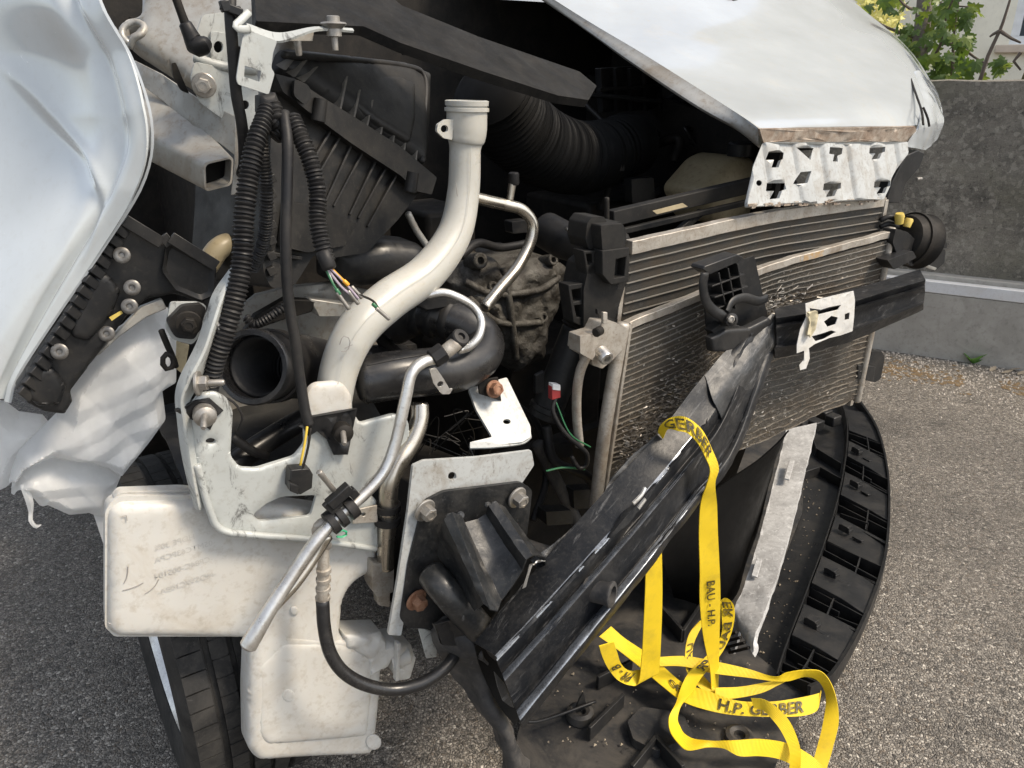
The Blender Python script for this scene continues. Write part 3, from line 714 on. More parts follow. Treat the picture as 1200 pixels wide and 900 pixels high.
# ---- front fender: big white skin with a rolled lip
fen = [[(118, -60, 1.10), (75, -60, 1.16), (20, -60, 1.24), (-60, -60, 1.36), (-140, -60, 1.5)],
       [(116, 0, 1.075), (84, 5, 1.12), (30, 0, 1.22), (-50, 0, 1.34), (-140, 0, 1.5)],
       [(156, 75, 1.05), (128, 82, 1.085), (78, 85, 1.19), (-20, 85, 1.31), (-140, 80, 1.5)],
       [(177, 150, 1.04), (150, 160, 1.07), (88, 160, 1.185), (-10, 165, 1.29), (-140, 160, 1.48)],
       [(166, 215, 1.055), (134, 215, 1.08), (84, 215, 1.165), (-10, 235, 1.27), (-140, 240, 1.45)],
       [(120, 290, 1.09), (95, 282, 1.10), (62, 280, 1.14), (-20, 300, 1.25), (-140, 320, 1.42)],
       [(62, 375, 1.12), (45, 366, 1.13), (15, 360, 1.15), (-50, 370, 1.24), (-140, 380, 1.4)],
       [(20, 440, 1.14), (8, 436, 1.15), (-12, 425, 1.16), (-60, 425, 1.22), (-140, 440, 1.38)],
       [(10, 472, 1.145), (-2, 468, 1.155), (-22, 462, 1.17), (-60, 462, 1.22), (-140, 480, 1.36)]]
def fender_crease(u, v, p):
    k = v - (.245 + .03 * math.sin(u * 5)); l = -.010 * math.exp(-(k / .05) ** 2) + .006 / (1 + math.exp(-k * 90))      # step behind the rolled lip
    q = v - (.62 - .42 * (u - .28) / .3); l += (.006 * math.exp(-(q / .03) ** 2) + .008 / (1 + math.exp(q * 60))) * max(0, min(1, (u - .22) * 9)) * max(0, min(1, (.68 - u) * 6))
    return l + .0009 * min(1, v * 8) * mnoise.noise(Vector(p) * 9) + .003 * math.exp(-((u - .45) / .06) ** 2 - ((v - .33) / .07) ** 2)
fender = sheet('fender', fen, 'fender_paint', .0035, car, 110, 110, label='scratched white front fender with a rolled front edge', sharp=60, disp=fender_crease)
# inner return of the fender edge
ret = [[fen[i][0], (fen[i][0][0] - 6, fen[i][0][1] - 4, fen[i][0][2] + .03)] for i in range(9)]
sheet('fender_edge', [[pt(a), pt(b) - RT * .004] for a, b in ret], 'white_paint', .003, fender, 40, 4, sharp=60)
# ---- black bumper bracket riveted behind the fender edge
bo = [(145, 257), (165, 270), (188, 284), (199, 278), (226, 295), (254, 313), (252, 345), (238, 355), (205, 344), (172, 350), (150, 368), (128, 398), (104, 428), (82, 458), (85, 470), (76, 485), (52, 482), (32, 472), (18, 455), (42, 418), (72, 370), (100, 322), (126, 285)]
brk = slab('bumper_bracket', bo, 1.115, 'black_plastic', .02, car, .0015, rnd=.004, label='black plastic bumper bracket riveted under the fender edge', er=.008, bulge=.004, grid=.012)
slab('boss', [(112, 318), (128, 322), (142, 340), (132, 368), (104, 400), (84, 395), (82, 382), (98, 340)], 1.108, 'black_plastic', .014, brk, .002, rnd=.006, er=.012, bulge=.006, grid=.01)
slab('boss', [(32, 432), (62, 430), (78, 452), (70, 476), (44, 476), (30, 462)], 1.106, 'black_plastic', .014, brk, .002, rnd=.006, er=.012, bulge=.006, grid=.01)
slab('guide_wing', [(196, 282), (252, 313), (250, 346), (236, 352), (206, 340), (190, 318)], 1.10, 'black_plastic', .006, brk, .0015, rnd=.004, noise=lambda x, y, d: -.012 * min(1, d / .012), grid=.006)
mb = MB()
for k in range(17):
    t = k / 16; x = 138 + (26 - 138) * t; y = 268 + (458 - 268) * t
    bar_g(mb, (x - 3, y - 2, 1.10), (x + 10, y + 8, 1.105), .008, .012)
for a, b in (((146, 258, 1.1), (190, 285, 1.1)), ((190, 285, 1.1), (200, 278, 1.1)), ((200, 278, 1.095), (254, 312, 1.095))): bar_g(mb, a, b, .004, .016)
obj('rib', mb, 'black_plastic', brk, .001)
for x, y in ((143, 299), (155, 337), (152, 359), (125, 391), (70, 412)):
    p = C(x, y, 1.096 if (x, y) != (125, 391) else 1.11)
    lathe('rivet', p, NF * .85 + RT * .25 + UP * .2, [(0, .0105), (.0018, .0105), (.003, .009), (.0036, .006), (.0030, .004), (.0012, .003)], 'rivet', brk, 20)
slab('yellow_mark', [(128, 372), (142, 364), (144, 367), (131, 376)], 1.099, 'yellow_plastic', .001, brk, 0)
slab('bracket_stay', [(118, 410), (165, 360), (190, 350), (196, 362), (172, 372), (140, 395), (118, 415), (100, 425)], 1.12, 'grey_metal', .01, brk, .002)
# ---- strut tower and rail on the left
st = slab('strut_tower', [(165, -30), (350, -30), (345, 60), (330, 120), (296, 150), (262, 128), (226, 100), (186, 76), (154, 55), (140, 40), (150, 24), (166, 22)], [(150, 30, 1.42), (330, 20, 1.30), (280, 140, 1.24)], 'grey_metal', .02, car, .004, rnd=.02, er=.03, bulge=.02, grid=.02, noise=lambda x, y, d: .012 * mnoise.noise(Vector((x * 9, y * 9, 2))), holes=[[(147, 42), (150, 33), (160, 29), (166, 33), (160, 41), (152, 46)]], label='pale grey strut tower sheet metal')
tube('lip', [(152, 52, 1.36), (143, 42, 1.37), (146, 31, 1.375), (160, 26, 1.37), (169, 31, 1.355), (166, 40, 1.345), (157, 45, 1.35), (153, 56, 1.355)], .005, 'grey_metal', st, seg=10)
slab('recess_shade', [(201, 74), (206, 73), (214, 92), (222, 110), (212, 106), (203, 90)], 1.228, 'dark_metal', .003, st, .001, rnd=.003)  # dark patch paints the shade of an opening, nothing is cut
rl = MB()
V = []; F = []
near = [(238, 191, 1.11), (274, 183, 1.125), (272, 217, 1.13), (240, 225, 1.115)]; far = [(140, 140, 1.33), (176, 82, 1.37), (190, 120, 1.37), (142, 174, 1.33)]
near_w, far_w = [pt(q) for q in near], [pt(q) for q in far]
def rr4(P, r): 
    Q = []
    for i in range(4):
        a, b, c_ = P[i - 1], P[i], P[(i + 1) % 4]
        for j in range(5):
            u = j / 4; s = b + (a - b).normalized() * r; e = b + (c_ - b).normalized() * r; Q.append((1 - u) ** 2 * s + 2 * u * (1 - u) * b + u * u * e)
    return Q
def inset(P, t): 
    c_ = sum(P, Vector()) / 4; return [p + (c_ - p).normalized() * t for p in P]
for P in (far_w, near_w): V += rr4(P, .008)
for P in (inset(near_w, .004), inset(far_w, .004)): V += rr4(P, .007)
for s in range(3):
    for k in range(20): F.append((s * 20 + k, s * 20 + (k + 1) % 20, (s + 1) * 20 + (k + 1) % 20, (s + 1) * 20 + k))
rl.add(V, F)
rail = obj('upper_rail', rl, 'grey_metal', car, label='open ended dusty grey box rail')
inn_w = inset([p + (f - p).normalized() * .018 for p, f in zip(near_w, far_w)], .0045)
mb = MB(); k_ = [p + (f - p).normalized() * .01 for p, f in zip(inn_w, far_w)]; mb.add(inn_w + k_, [(0, 1, 2, 3), (7, 6, 5, 4), (0, 4, 5, 1), (1, 5, 6, 2), (2, 6, 7, 3), (3, 7, 4, 0)]); obj('shade_plug', mb, 'bay_black', rail)  # added black plug stands in for the darkness inside the open rail
slab('rail_flange', [(156, 70), (188, 86), (230, 114), (277, 137), (277, 184), (258, 168), (228, 152), (190, 118), (166, 100)], [(160, 75, 1.35), (277, 137, 1.14), (277, 180, 1.128)], 'grey_metal', .004, rail, .001, noise=wobble(.004, 20), grid=.012)
slab('end_plate', [(275, 136), (282, 140), (287, 200), (286, 226), (271, 229), (275, 190)], 1.10, 'grey_metal', .003, rail, .001)
bp = slab('mounting_plate', [(237, 18), (262, 14), (320, 20), (318, 84), (288, 82), (258, 72), (242, 66), (230, 40)], 1.18, 'galvanised', .004, car, .0015, rnd=.004, holes=[circ(256, 55, 6, 14, 7.5), circ(280, 61, 6, 14, 7.5)], label='pale grey mounting plate with two round holes')
slab('raised_pad', [(247, 36), (300, 44), (300, 80), (276, 76), (247, 68)], 1.172, 'galvanised', .006, bp, .0015, rnd=.003, holes=[circ(256, 55, 5.5, 14, 7), circ(280, 61, 5.5, 14, 7)])
slab('backing', [(246, 44), (292, 50), (292, 76), (246, 68)], 1.2, 'dark_metal', .003, bp, 0)
tube('rolled_edge', [(229, 68, 1.18), (246, 74, 1.172), (268, 79, 1.166), (300, 82, 1.16)], .007, 'galvanised', bp, seg=10)
lp_ = slab('lower_plate', [(228, 72), (262, 80), (303, 88), (302, 158), (288, 150), (262, 140), (234, 120), (223, 92)], 1.165, 'galvanised', .004, car, .0015, rnd=.006, holes=[circ(287, 123, 5, 12, 5.5)])
slab('backing', [(276, 112), (300, 112), (300, 140), (276, 136)], 1.19, 'dark_metal', .003, lp_, 0)
bolt((239, 100, 1.158), NF + RT * .35 - UP * .05, .0105, 'zinc', lp_, 1.55, depth=1.4)
# gas strut end, rubber cable, clip
tube('gas_strut', [(200, -20, 1.14), (212, 14, 1.14), (221, 38, 1.14)], [.0055, .0055, .0065], 'dark_metal', car)
tube('strut_boot', [(217, 28, 1.14), (224, 42, 1.14), (229, 52, 1.14), (236, 54, 1.13), (241, 50, 1.135)], [.0085, .0105, .0135, .0135, .009], 'rubber', car, label='black rubber ball joint boot at the end of the gas strut')
tube('rubber_cable', [(270, -10, 1.06), (270, 20, 1.05), (273, 60, 1.05), (277, 110, 1.055), (284, 150, 1.06), (286, 190, 1.08), (283, 205, 1.1)], .0075, 'rubber', car, flat=.75, label='flat black rubber cable hanging beside the white bracket')
cl = MB()
bar_g(cl, (258, 6, 1.045), (284, 16, 1.04), .016, .010); bar_g(cl, (262, 0, 1.04), (266, 14, 1.04), .01, .012); bar_g(cl, (276, 8, 1.04), (282, 22, 1.04), .008, .01)
obj('cable_clip', cl, 'black_plastic', car, .0015)
lt = slab('latch_bracket', [(289, 34), (325, 48), (320, 62), (318, 80), (322, 86), (315, 111), (279, 99), (277, 92), (284, 45)], 1.03, 'galvanised', .003, car, .0008, rnd=.003, holes=[[(287, 77), (306, 83), (304, 96), (286, 90)]], label='small white folded latch bracket with a square hole')
sheet('flange', [[(289, 27, 1.045), (326, 38, 1.05), (370, 31, 1.06), (413, 33, 1.075)], [(290, 34, 1.03), (326, 48, 1.035), (372, 34, 1.05), (415, 36, 1.07)]], 'galvanised', .003, lt, 4, 30)
tube('hook', [(293, 34, 1.03), (280, 34, 1.025), (276, 30, 1.025), (282, 24, 1.03), (292, 14, 1.035)], .002, 'galvanised', lt, flat=2.2)
slab('spacer', [(326, 39), (368, 37), (367, 48), (326, 48)], 1.075, 'grey_metal', .02, lt, .001)
lathe('stud', C(349, 48, 1.06), -UP, [(0, .0045), (.016, .0042), (.018, .003)], 'zinc', lt, 12)
lathe('bolt', C(391, 32, 1.06), UP, [(-.028, .004), (-.012, .0045), (-.011, .010), (-.002, .010), (-.001, .012), (.004, .018), (.006, .016), (.007, .009), (.013, .009), (.014, .007)], 'zinc', lt, 16)
# ---- black top crossmember
tcr = slab('top_crossmember', [(297, -30), (430, -30), (470, 5), (560, 42), (680, 84), (699, 101), (690, 117), (655, 112), (560, 82), (470, 50), (425, 30), (300, 25)], [(300, 0, 1.13), (690, 100, 1.22), (480, 0, 1.30)], 'top_cover', .016, car, .003, rnd=.004, noise=wobble(.002, 30), grid=.015, label='dusty black plastic top crossmember')
for (x, y) in ((438, 42), (478, 60), (525, 76), (572, 90), (612, 103), (640, 112)):
    mb = MB(); bar_g(mb, C(x, y - 12, 1.2), C(x + 2, y + 4, 1.2), .05, .003); obj('rib', mb, 'dusty_plastic', tcr, .0006)
mb = MB(); bar_g(mb, C(425, 36, 1.21), C(650, 112, 1.25), .004, .012); obj('lower_rail', mb, 'dusty_plastic', tcr, .001)
# ---- air filter box
ab = slab('airbox', [(325, 92), (360, 108), (420, 152), (498, 206), (494, 222), (466, 258), (430, 296), (392, 302), (368, 298), (345, 335), (318, 338), (308, 318), (314, 240), (318, 150)], [(330, 100, 1.2), (490, 210, 1.27), (330, 320, 1.16)], 'airbox_plastic', .20, car, .003, rnd=.008, label='large black plastic air filter box')
slab('airbox_lid', [(322, 84), (326, 58), (400, 66), (470, 74), (502, 88), (500, 150), (496, 196), (430, 150), (370, 112)], [(330, 90, 1.22), (496, 196, 1.28), (470, 75, 1.40)], 'airbox_plastic', .14, ab, .004, rnd=.012, er=.03, bulge=.02, grid=.02)
slab('flange', [(322, 86), (345, 92), (372, 110), (420, 140), (470, 172), (512, 208), (506, 228), (488, 224), (470, 206), (412, 168), (366, 134), (332, 108)], [(330, 96, 1.175), (500, 215, 1.245), (420, 135, 1.21)], 'airbox_plastic', .03, ab, .002, rnd=.003)
for tx, ty_, bx, by in ((350, 62, 334, 82), (361, 68, 345, 90), (372, 78, 356, 96), (407, 89, 399, 129), (422, 105, 415, 139), (437, 117, 430, 149), (451, 131, 446, 160), (465, 141, 460, 171), (478, 150, 473, 181), (491, 158, 487, 191)):
    cbse = 1.205 + (bx - 330) * .0004
    mb = MB(); a, b_2, c2 = C(tx, ty_, cbse + .02), C(bx, by, cbse - .012), C(bx - 10, by - 6, cbse + .01); t = RT * .0016
    mb.add([a + t, b_2 + t, c2 + t, a - t, b_2 - t, c2 - t], [(0, 1, 2), (5, 4, 3), (0, 3, 4, 1), (1, 4, 5, 2), (2, 5, 3, 0)]); obj('fin', mb, 'dusty_edge', ab)
for x0, y0, x1, y1 in ((399, 157, 374, 200), (412, 166, 380, 236), (425, 176, 389, 242), (439, 188, 408, 252), (451, 196, 418, 256), (463, 205, 429, 266), (388, 150, 360, 196)):
    mb = MB(); c0 = 1.2 + (x0 - 330) * .0004; bar_g(mb, C(x0, y0, c0 - .006), C(x1, y1, c0 - .03), .004, .014, NF); obj('rib', mb, 'airbox_plastic', ab, .0008)
for x, y in ((382, 128), (490, 212)):
    lathe('clip_boss', C(x - 8, y + 4, 1.185), -UP + RT * .25, [(-.02, .010), (.012, .011), (.014, .008)], 'airbox_plastic', ab, 16)
slab('clip', [(345, 92), (362, 100), (366, 112), (358, 124), (344, 112)], 1.165, 'airbox_plastic', .01, ab, .002, rnd=.006)
mb = MB(); bar_g(mb, C(312, 296, 1.155), C(352, 302, 1.165), .006, .012, NF)
for k in range(7): bar_g(mb, C(316, 205 + k * 18, 1.15), C(320, 214 + k * 18, 1.15), .012, .01, NF)
obj('corrugated_edge', mb, 'airbox_plastic', ab, .001)
slab('lower_step', [(342, 236), (380, 244), (418, 262), (404, 288), (360, 296), (336, 290)], [(342, 236, 1.155), (418, 262, 1.215), (350, 296, 1.15)], 'airbox_plastic', .02, ab, .002, rnd=.004)
tube('lid_edge', [(332, 64, 1.2), (400, 70, 1.285), (470, 77, 1.37), (497, 90, 1.385), (497, 140, 1.33), (494, 190, 1.27)], .006, 'airbox_plastic', ab, seg=10)
slab('lid_panel', [(392, 92), (404, 84), (462, 88), (486, 98), (486, 140), (480, 168), (440, 144), (404, 116)], [(400, 90, 1.272), (486, 165, 1.272), (470, 90, 1.352)], 'airbox_plastic', .01, ab, .002, rnd=.01, er=.012, bulge=.006, grid=.012)
# ---- washer filler neck: pale S-shaped hose
fil = tube('filler_neck', [(547, 118, 1.08), (547, 150, 1.08), (546, 163, 1.08), (545, 176, 1.08), (543, 225, 1.075), (532, 275, 1.06), (500, 320, 1.04), (455, 352, 1.02), (420, 385, 1.00), (400, 425, .99), (391, 470, .985), (388, 520, 1.0)],
           [.0315, .0315, .0300, .0245, .0255, .0275, .030, .031, .0305, .028, .026, .026], 'hose_plastic', car, wall=.003, seg=28, sharp=60, label='pale plastic washer filler neck, S-shaped')
ax = (C(547, 118, 1.08) - C(547, 150, 1.08)).normalized()
lathe('rim', C(547, 119, 1.08), ax, [(-.006, .0315), (-.006, .0335), (.001, .034), (.002, .031), (.002, .0285), (-.02, .0285)], 'hose_plastic', fil, 32, ends=False)
lathe('collar', C(547, 128, 1.08), ax, [(-.003, .031), (-.003, .0345), (.002, .0345), (.003, .031)], 'hose_plastic', fil, 32, ends=False)
slab('tab', [(540, 140), (522, 140), (513, 146), (512, 154), (520, 162), (530, 164), (531, 152), (541, 150)], 1.07, 'hose_plastic', .006, fil, .001, holes=[circ(521, 151, 4.5)], rnd=.002)
# ---- black intake duct, castings and engine behind
res = slab('resonator', [(385, 288), (450, 280), (488, 284), (502, 298), (498, 318), (470, 330), (420, 335), (385, 330)], 1.3, 'black_plastic', .06, car, .002, rnd=.01, er=.035, bulge=.03, grid=.012)
tube('intake_bellows', [(575, 105, 1.42), (600, 145, 1.46), (640, 175, 1.5), (685, 185, 1.56), (740, 170, 1.66)], [.082, .085, .085, .085, .08], 'bay_black', car, corr=(.013, .004), seg=26, label='wide black corrugated intake bellows')
cast = slab('engine_casting', [(520, 330), (548, 305), (575, 300), (590, 315), (640, 300), (660, 310), (652, 350), (640, 375), (632, 420), (600, 436), (570, 400), (540, 360)], 1.42, 'casting', .2, car, .003, rnd=.01, er=.05, bulge=.045, grid=.008, noise=lambda x, y, d: .014 * mnoise.fractal(Vector((x * 22, y * 22, 1)), 1, 2, 5), label='dirty grey cast metal engine housing')
for x, y, r in ((560, 306, .017), (645, 305, .013), (575, 336, .012), (634, 372, .012), (600, 400, .012)):
    lathe('boss', C(x, y, 1.385), NF + UP * .3, [(-.03, r * 1.15), (.012, r), (.014, r * .85), (.013, r * .5), (.0, r * .45)], 'casting', cast, 18)
for pp in ([(545, 330, 1.375), (580, 345, 1.37), (630, 340, 1.37), (655, 325, 1.38)], [(590, 315, 1.38), (598, 360, 1.365), (605, 420, 1.37)], [(550, 350, 1.375), (585, 378, 1.365), (635, 378, 1.375)]):
    tube('web', pp, .008, 'casting', cast, seg=8)
eng = MB()
for (x0, y0, x1, y1, c0, dz) in ((560, 430, 700, 560, 1.5, .3), (690, 240, 880, 420, 1.62, .3), (500, 250, 560, 330, 1.5, .2)):
    a, b_2 = C(x0, y0, c0), C(x1, y1, c0); m = (a + b_2) / 2
    box_g(eng, m - FW * dz / 2, RT, FW, UP, abs((b_2 - a).dot(RT)), dz, abs(a.z - b_2.z))
engo = obj('engine_block', eng, 'dark_metal', car, .012, label='dark engine block deep in the bay')
for i in range(16):
    x, y = random.uniform(690, 860), random.uniform(140, 250); p = C(x, y, random.uniform(1.55, 1.75))
    tube('dark_hose', [p, p + Vector((random.uniform(-.1, .1), random.uniform(-.05, .05), random.uniform(-.05, .12))), p + Vector((random.uniform(-.2, .2), .1, random.uniform(-.15, .1)))], random.uniform(.006, .016), random.choice(['rubber', 'dark_metal', 'shiny_rubber']), engo, seg=10)
gr = slab('heat_shield_grille', [(702, 80), (775, 76), (775, 128), (706, 132)], 1.75, 'black_plastic', .02, car, .002)
for k in range(5):
    mb = MB(); bar_g(mb, C(704 + k * 17, 80, 1.735), C(706 + k * 17, 130, 1.735), .008, .012, NF); obj('rib', mb, 'black_plastic', gr)
for yy in (102,):
    mb = MB(); bar_g(mb, C(702, yy + 3, 1.733), C(775, yy - 2, 1.733), .008, .012, NF); obj('rib', mb, 'black_plastic', gr)
slab('coolant_bottle', [(815, 225), (845, 190), (862, 182), (890, 186), (905, 205), (905, 260), (830, 262)], 1.4, 'beige_plastic', .12, car, .003, rnd=.02, er=.05, bulge=.03, grid=.015, label='yellowed coolant bottle under the bonnet edge')
lathe('bottle_cap', C(868, 178, 1.4), UP, [(-.01, .035), (.02, .035), (.024, .03)], 'black_plastic', car, 24)
# grey sheet metal and beige bits seen through the bracket
inn = slab('inner_wing', [(250, 385), (300, 345), (340, 335), (390, 330), (450, 345), (450, 420), (430, 470), (380, 560), (260, 560), (250, 470)], 1.34, 'grey_metal', .01, car, .003, noise=wobble(.012, 10), grid=.02, label='pale grey inner wing panel')
slab('tray_edge', [(362, 350), (430, 360), (438, 371), (372, 371)], 1.24, 'grey_metal', .03, inn, .003)
slab('cowl', [(300, 370), (335, 350), (372, 352), (366, 366), (330, 376), (285, 392)], 1.24, 'dark_metal', .02, inn, .003)
tube('beige_hose', [(242, 312, 1.25), (256, 292, 1.25), (272, 286, 1.26), (288, 292, 1.28)], .018, 'beige_plastic', car)
tube('grey_pipe', [(478, 250, 1.3), (488, 270, 1.3), (500, 288, 1.3), (505, 300, 1.3)], .0065, 'grey_metal', car, seg=10)
# ---- open black intake mouth
m0, m1, m2, m3 = C(296, 430, 1.02), C(335, 428, 1.09), C(372, 432, 1.14), C(470, 425, 1.2)
mouth = tube('intake_mouth', [m0, m0 * .5 + m1 * .5, m1, m2], [.049, .050, .051, .049], 'shiny_rubber', car, wall=.005, seg=36, label='open black intake hose with a wide round mouth')
ax = (m0 - m1).normalized()
lathe('rim', m0, ax, [(-.014, .0495), (-.012, .0535), (.0, .0535), (.003, .0515), (.003, .0455), (-.02, .0440), (-.03, .0475)], 'shiny_rubber', mouth, 40, ends=False)
lathe('clamp_band', m0 * .45 + m1 * .55, ax, [(-.012, .0505), (-.012, .054), (.012, .054), (.012, .0505)], 'rubber', mouth, 40, ends=False)
tube('inner_rings', [m0 * .85 + m1 * .15, m1, m2], .042, 'rubber', mouth, corr=(.008, .0022), wall=.002, seg=30)
tube('duct', [m2, m2 * .6 + m3 * .4, m3], [.045, .036, .034], 'shiny_rubber', car, seg=24, label='black duct behind the open mouth')
# ---- big black U-shaped hose
uh = tube('coolant_elbow', [(425, 446, 1.0), (460, 440, .99), (500, 436, .985), (535, 432, .985), (562, 418, 1.0), (566, 398, 1.03), (545, 380, 1.06), (515, 370, 1.09), (490, 366, 1.12), (462, 380, 1.17)],
          [.036, .037, .037, .037, .0345, .0335, .034, .034, .036, .036], 'shiny_rubber', car, seg=30, sharp=60, label='thick black U-bend rubber hose')
for k in range(3):
    P3 = [C(530 - k * 17, 374 - k * 2.5, 1.075 + k * .018), C(524 - k * 17, 372 - k * 2.5, 1.083 + k * .018)]
    tube('clamp_band', P3, .0375, 'rubber', uh, seg=30, step=.002)
slab('cuff', [(476, 352), (520, 345), (544, 356), (500, 364)], 1.06, 'black_plastic', .03, uh, .002)
tube('seam', [(430, 428, .955), (470, 420, .945), (520, 412, .95)], .0015, 'rubber', uh, seg=6)
lathe('clamp', C(418, 425, 1.08), RT + NF * .3, [(-.02, .02), (.0, .022), (.012, .02), (.014, .012)], 'rubber', car, 20)
# ---- corrugated damper boot behind
b0, b1 = C(708, 310, 1.10), C(642, 478, 1.12)
tube('damper_boot', [C(722, 275, 1.10), b0], .030, 'black_plastic', car, seg=24)
tube('damper_bellows', [b0, b0 * .55 + b1 * .45], .033, 'rubber', car, corr=(.0155, .0045), seg=26, label='ribbed black damper bellows')
dm = tube('damper_tube', [b0 * .55 + b1 * .45, b1], [.033, .032], 'black_plastic', car, seg=26)
slab('molded_mark', [(628, 440), (638, 435), (637, 460), (628, 462)], 1.075, 'black_plastic', .008, dm, .001)
lathe('collar', b1, (b1 - b0), [(-.005, .033), (-.004, .037), (.006, .037), (.008, .034), (.02, .033)], 'black_plastic', dm, 26)
# ---- air conditioning pipes
p1 = tube('steel_pipe', [(535, 226, 1.16), (566, 234, 1.16), (592, 240, 1.16), (612, 246, 1.155), (624, 262, 1.15), (621, 285, 1.145), (606, 314, 1.13), (586, 338, 1.11), (568, 360, 1.09)], .0105, 'steel_pipe', car, seg=18, step=.004, label='bent bare steel refrigerant pipe')
tube('valve', [(597, 238, 1.16), (599, 225, 1.16), (601, 212, 1.16)], [.0065, .0065, .0075], 'steel_pipe', p1)
lathe('valve_cap', C(602, 214, 1.16), UP, [(-.004, .0085), (.0, .010), (.016, .0095), (.018, .007)], 'rubber', p1, 16)
p2 = tube('thin_pipe', [(500, 346, 1.02), (520, 343, 1.01), (540, 350, 1.0), (556, 361, .995), (564, 376, .985), (561, 394, .97), (550, 406, .955), (538, 410, .945)], .0068, 'aluminium', car, seg=14, step=.004, label='thin bright bent pipe above the U-bend hose')
lathe('valve_cap', C(541, 394, .925), Vector((.55, -.5, .72)), [(-.026, .0125), (-.024, .0135), (-.002, .014), (.0, .012), (.0005, .006), (-.004, .005), (-.0045, .002)], 'rubber', p2, 22, label='black cap on the charging valve')
tube('fitting', [(520, 414, .93), (530, 406, .93), (536, 401, .928)], .011, 'worn_aluminium', p2, seg=14)
lathe('nut', C(514, 416, .925), Vector((.6, .3, .35)), [(-.012, .0135), (-.010, .0155), (.008, .0155), (.010, .013)], 'rubber', p2, 8)
slab('stay', [(503, 433), (511, 431), (520, 444), (527, 456), (531, 455), (527, 462), (518, 462), (508, 449)], .915, 'aluminium', .003, p2, .0006, rnd=.002, holes=[circ(516, 450, 3, 10, 4, .9)])
p3 = tube('alu_pipe', [(508, 421, .925), (495, 425, .92), (482, 438, .915), (475, 468, .91), (463, 520, .905), (450, 552, .90), (428, 578, .895), (396, 606, .89), (372, 632, .885), (348, 666, .88), (318, 712, .87), (298, 745, .865), (291, 757, .865)],
          [.0085] * 8 + [.0092, .0095, .0098, .0115, .0118], 'aluminium', car, seg=18, step=.004, label='long bright aluminium pipe hanging in front of the white tank')
p3b = tube('pipe_return', [(384, 628, .90), (370, 650, .90), (345, 685, .89), (318, 715, .885), (300, 745, .88)], .008, 'steel_pipe', p3, seg=14)
p4 = tube('suction_pipe', [(492, 474, .985), (491, 494, .975), (482, 518, .965), (466, 544, .955), (456, 568, .95), (455, 600, .955), (453, 630, .96), (452, 664, .965)], .0145, 'steel_pipe', car, seg=20, step=.004, label='thicker grey pipe running beside the bright one')
slab('block', [(437, 660), (462, 662), (461, 694), (442, 700), (436, 690)], .955, 'worn_aluminium', .03, p4, .002, rnd=.003)
slab('stub', [(441, 690), (458, 690), (457, 712), (444, 710)], .965, 'worn_aluminium', .02, p4, .002)
for y in (594, 609): lathe('clamp', C(454, y, .955), (C(454, 590, .955) - C(454, 612, .955)), [(-.0055, .0145), (-.005, .0205), (.005, .0205), (.0055, .0145)], 'rubber', p4, 22)
slab('stay', [(415, 598), (442, 592), (443, 612), (413, 614)], .95, 'worn_aluminium', .003, p4, .0006, holes=[circ(426, 603, 2.5, 10)])
# clamp blocks on the bright pipe
ckl = MB()
ax = (C(414, 592, .893) - C(388, 613, .889)).normalized()
for t, l in ((-.018, .009), (-.004, .009), (.014, .012)):
    lathe_g(ckl, C(401, 602, .89) + ax * t, ax, [(-l * .6, .010), (-l * .55, .0175), (l * .5, .0175), (l * .6, .011)], 22)
pcl = obj('pipe_clamp', ckl, 'rubber', p3)
mb = MB(); bar_g(mb, (385, 592, .885), (410, 570, .885), .015, .014, NF); bar_g(mb, (383, 598, .885), (396, 586, .885), .022, .008, NF); bar_g(mb, (410, 574, .885), (417, 581, .885), .012, .012, NF)
obj('clip_block', mb, 'black_plastic', p3, .0015)
tube('clip_pin', [(391, 574, .885), (382, 563, .88), (374, 553, .875)], [.0038, .0038, .0042], 'zinc', p3, seg=12)
# thin drop pipe, crimp fitting and black hose
tube('drop_pipe', [(384, 640, .915), (375, 633, .91), (371, 621, .908), (378, 612, .905), (388, 612, .905)], .007, 'worn_aluminium', p3, seg=14)
dp = tube('crimp_fitting', [(383, 618, .915), (381, 640, .915), (379, 662, .912), (378, 706, .908)], [.006, .0062, .0085, .0088], 'worn_aluminium', car, seg=16)
for k in range(4): lathe('crimp', C(379.5 - k * .4, 668 + k * 11, .911), UP, [(-.0045, .008), (-.003, .0108), (.003, .0108), (.0045, .008)], 'worn_aluminium', dp, 18)
tube('ac_hose', [(378, 704, .908), (380, 735, .90), (387, 765, .89), (403, 788, .88), (430, 803, .87), (463, 808, .86), (496, 800, .85), (522, 782, .85), (535, 765, .86)], .0098, 'shiny_rubber', car, seg=18, label='black rubber hose looping below the white tank')
# ---- headlight carrier: pale stamped metal
hb = [(222, 478), (232, 463), (250, 458), (266, 466), (273, 482), (270, 534), (281, 548), (300, 549), (345, 535), (357, 520), (355, 468), (367, 450), (400, 447), (412, 463), (413, 482), (422, 496), (462, 485), (478, 492), (480, 508), (470, 545), (440, 557), (425, 570), (441, 586), (443, 640), (440, 645), (360, 634), (258, 622), (243, 597), (230, 540)]
hl = slab('headlight_carrier', hb, .962, 'galvanised', .006, car, .002, rnd=.006, holes=[round_poly([(296, 603), (312, 590), (330, 582), (371, 580), (364, 605), (303, 611)], 5), circ(247, 517, 6, 14, 3.6)], er=.006, bulge=.003, grid=.012, label='scuffed pale metal headlight carrier with a slot')
tube('rolled_edge', [(231, 545, .958), (245, 596, .956), (260, 621, .955), (300, 627, .955), (360, 632, .955), (440, 643, .958)], .005, 'galvanised', hl, seg=10)
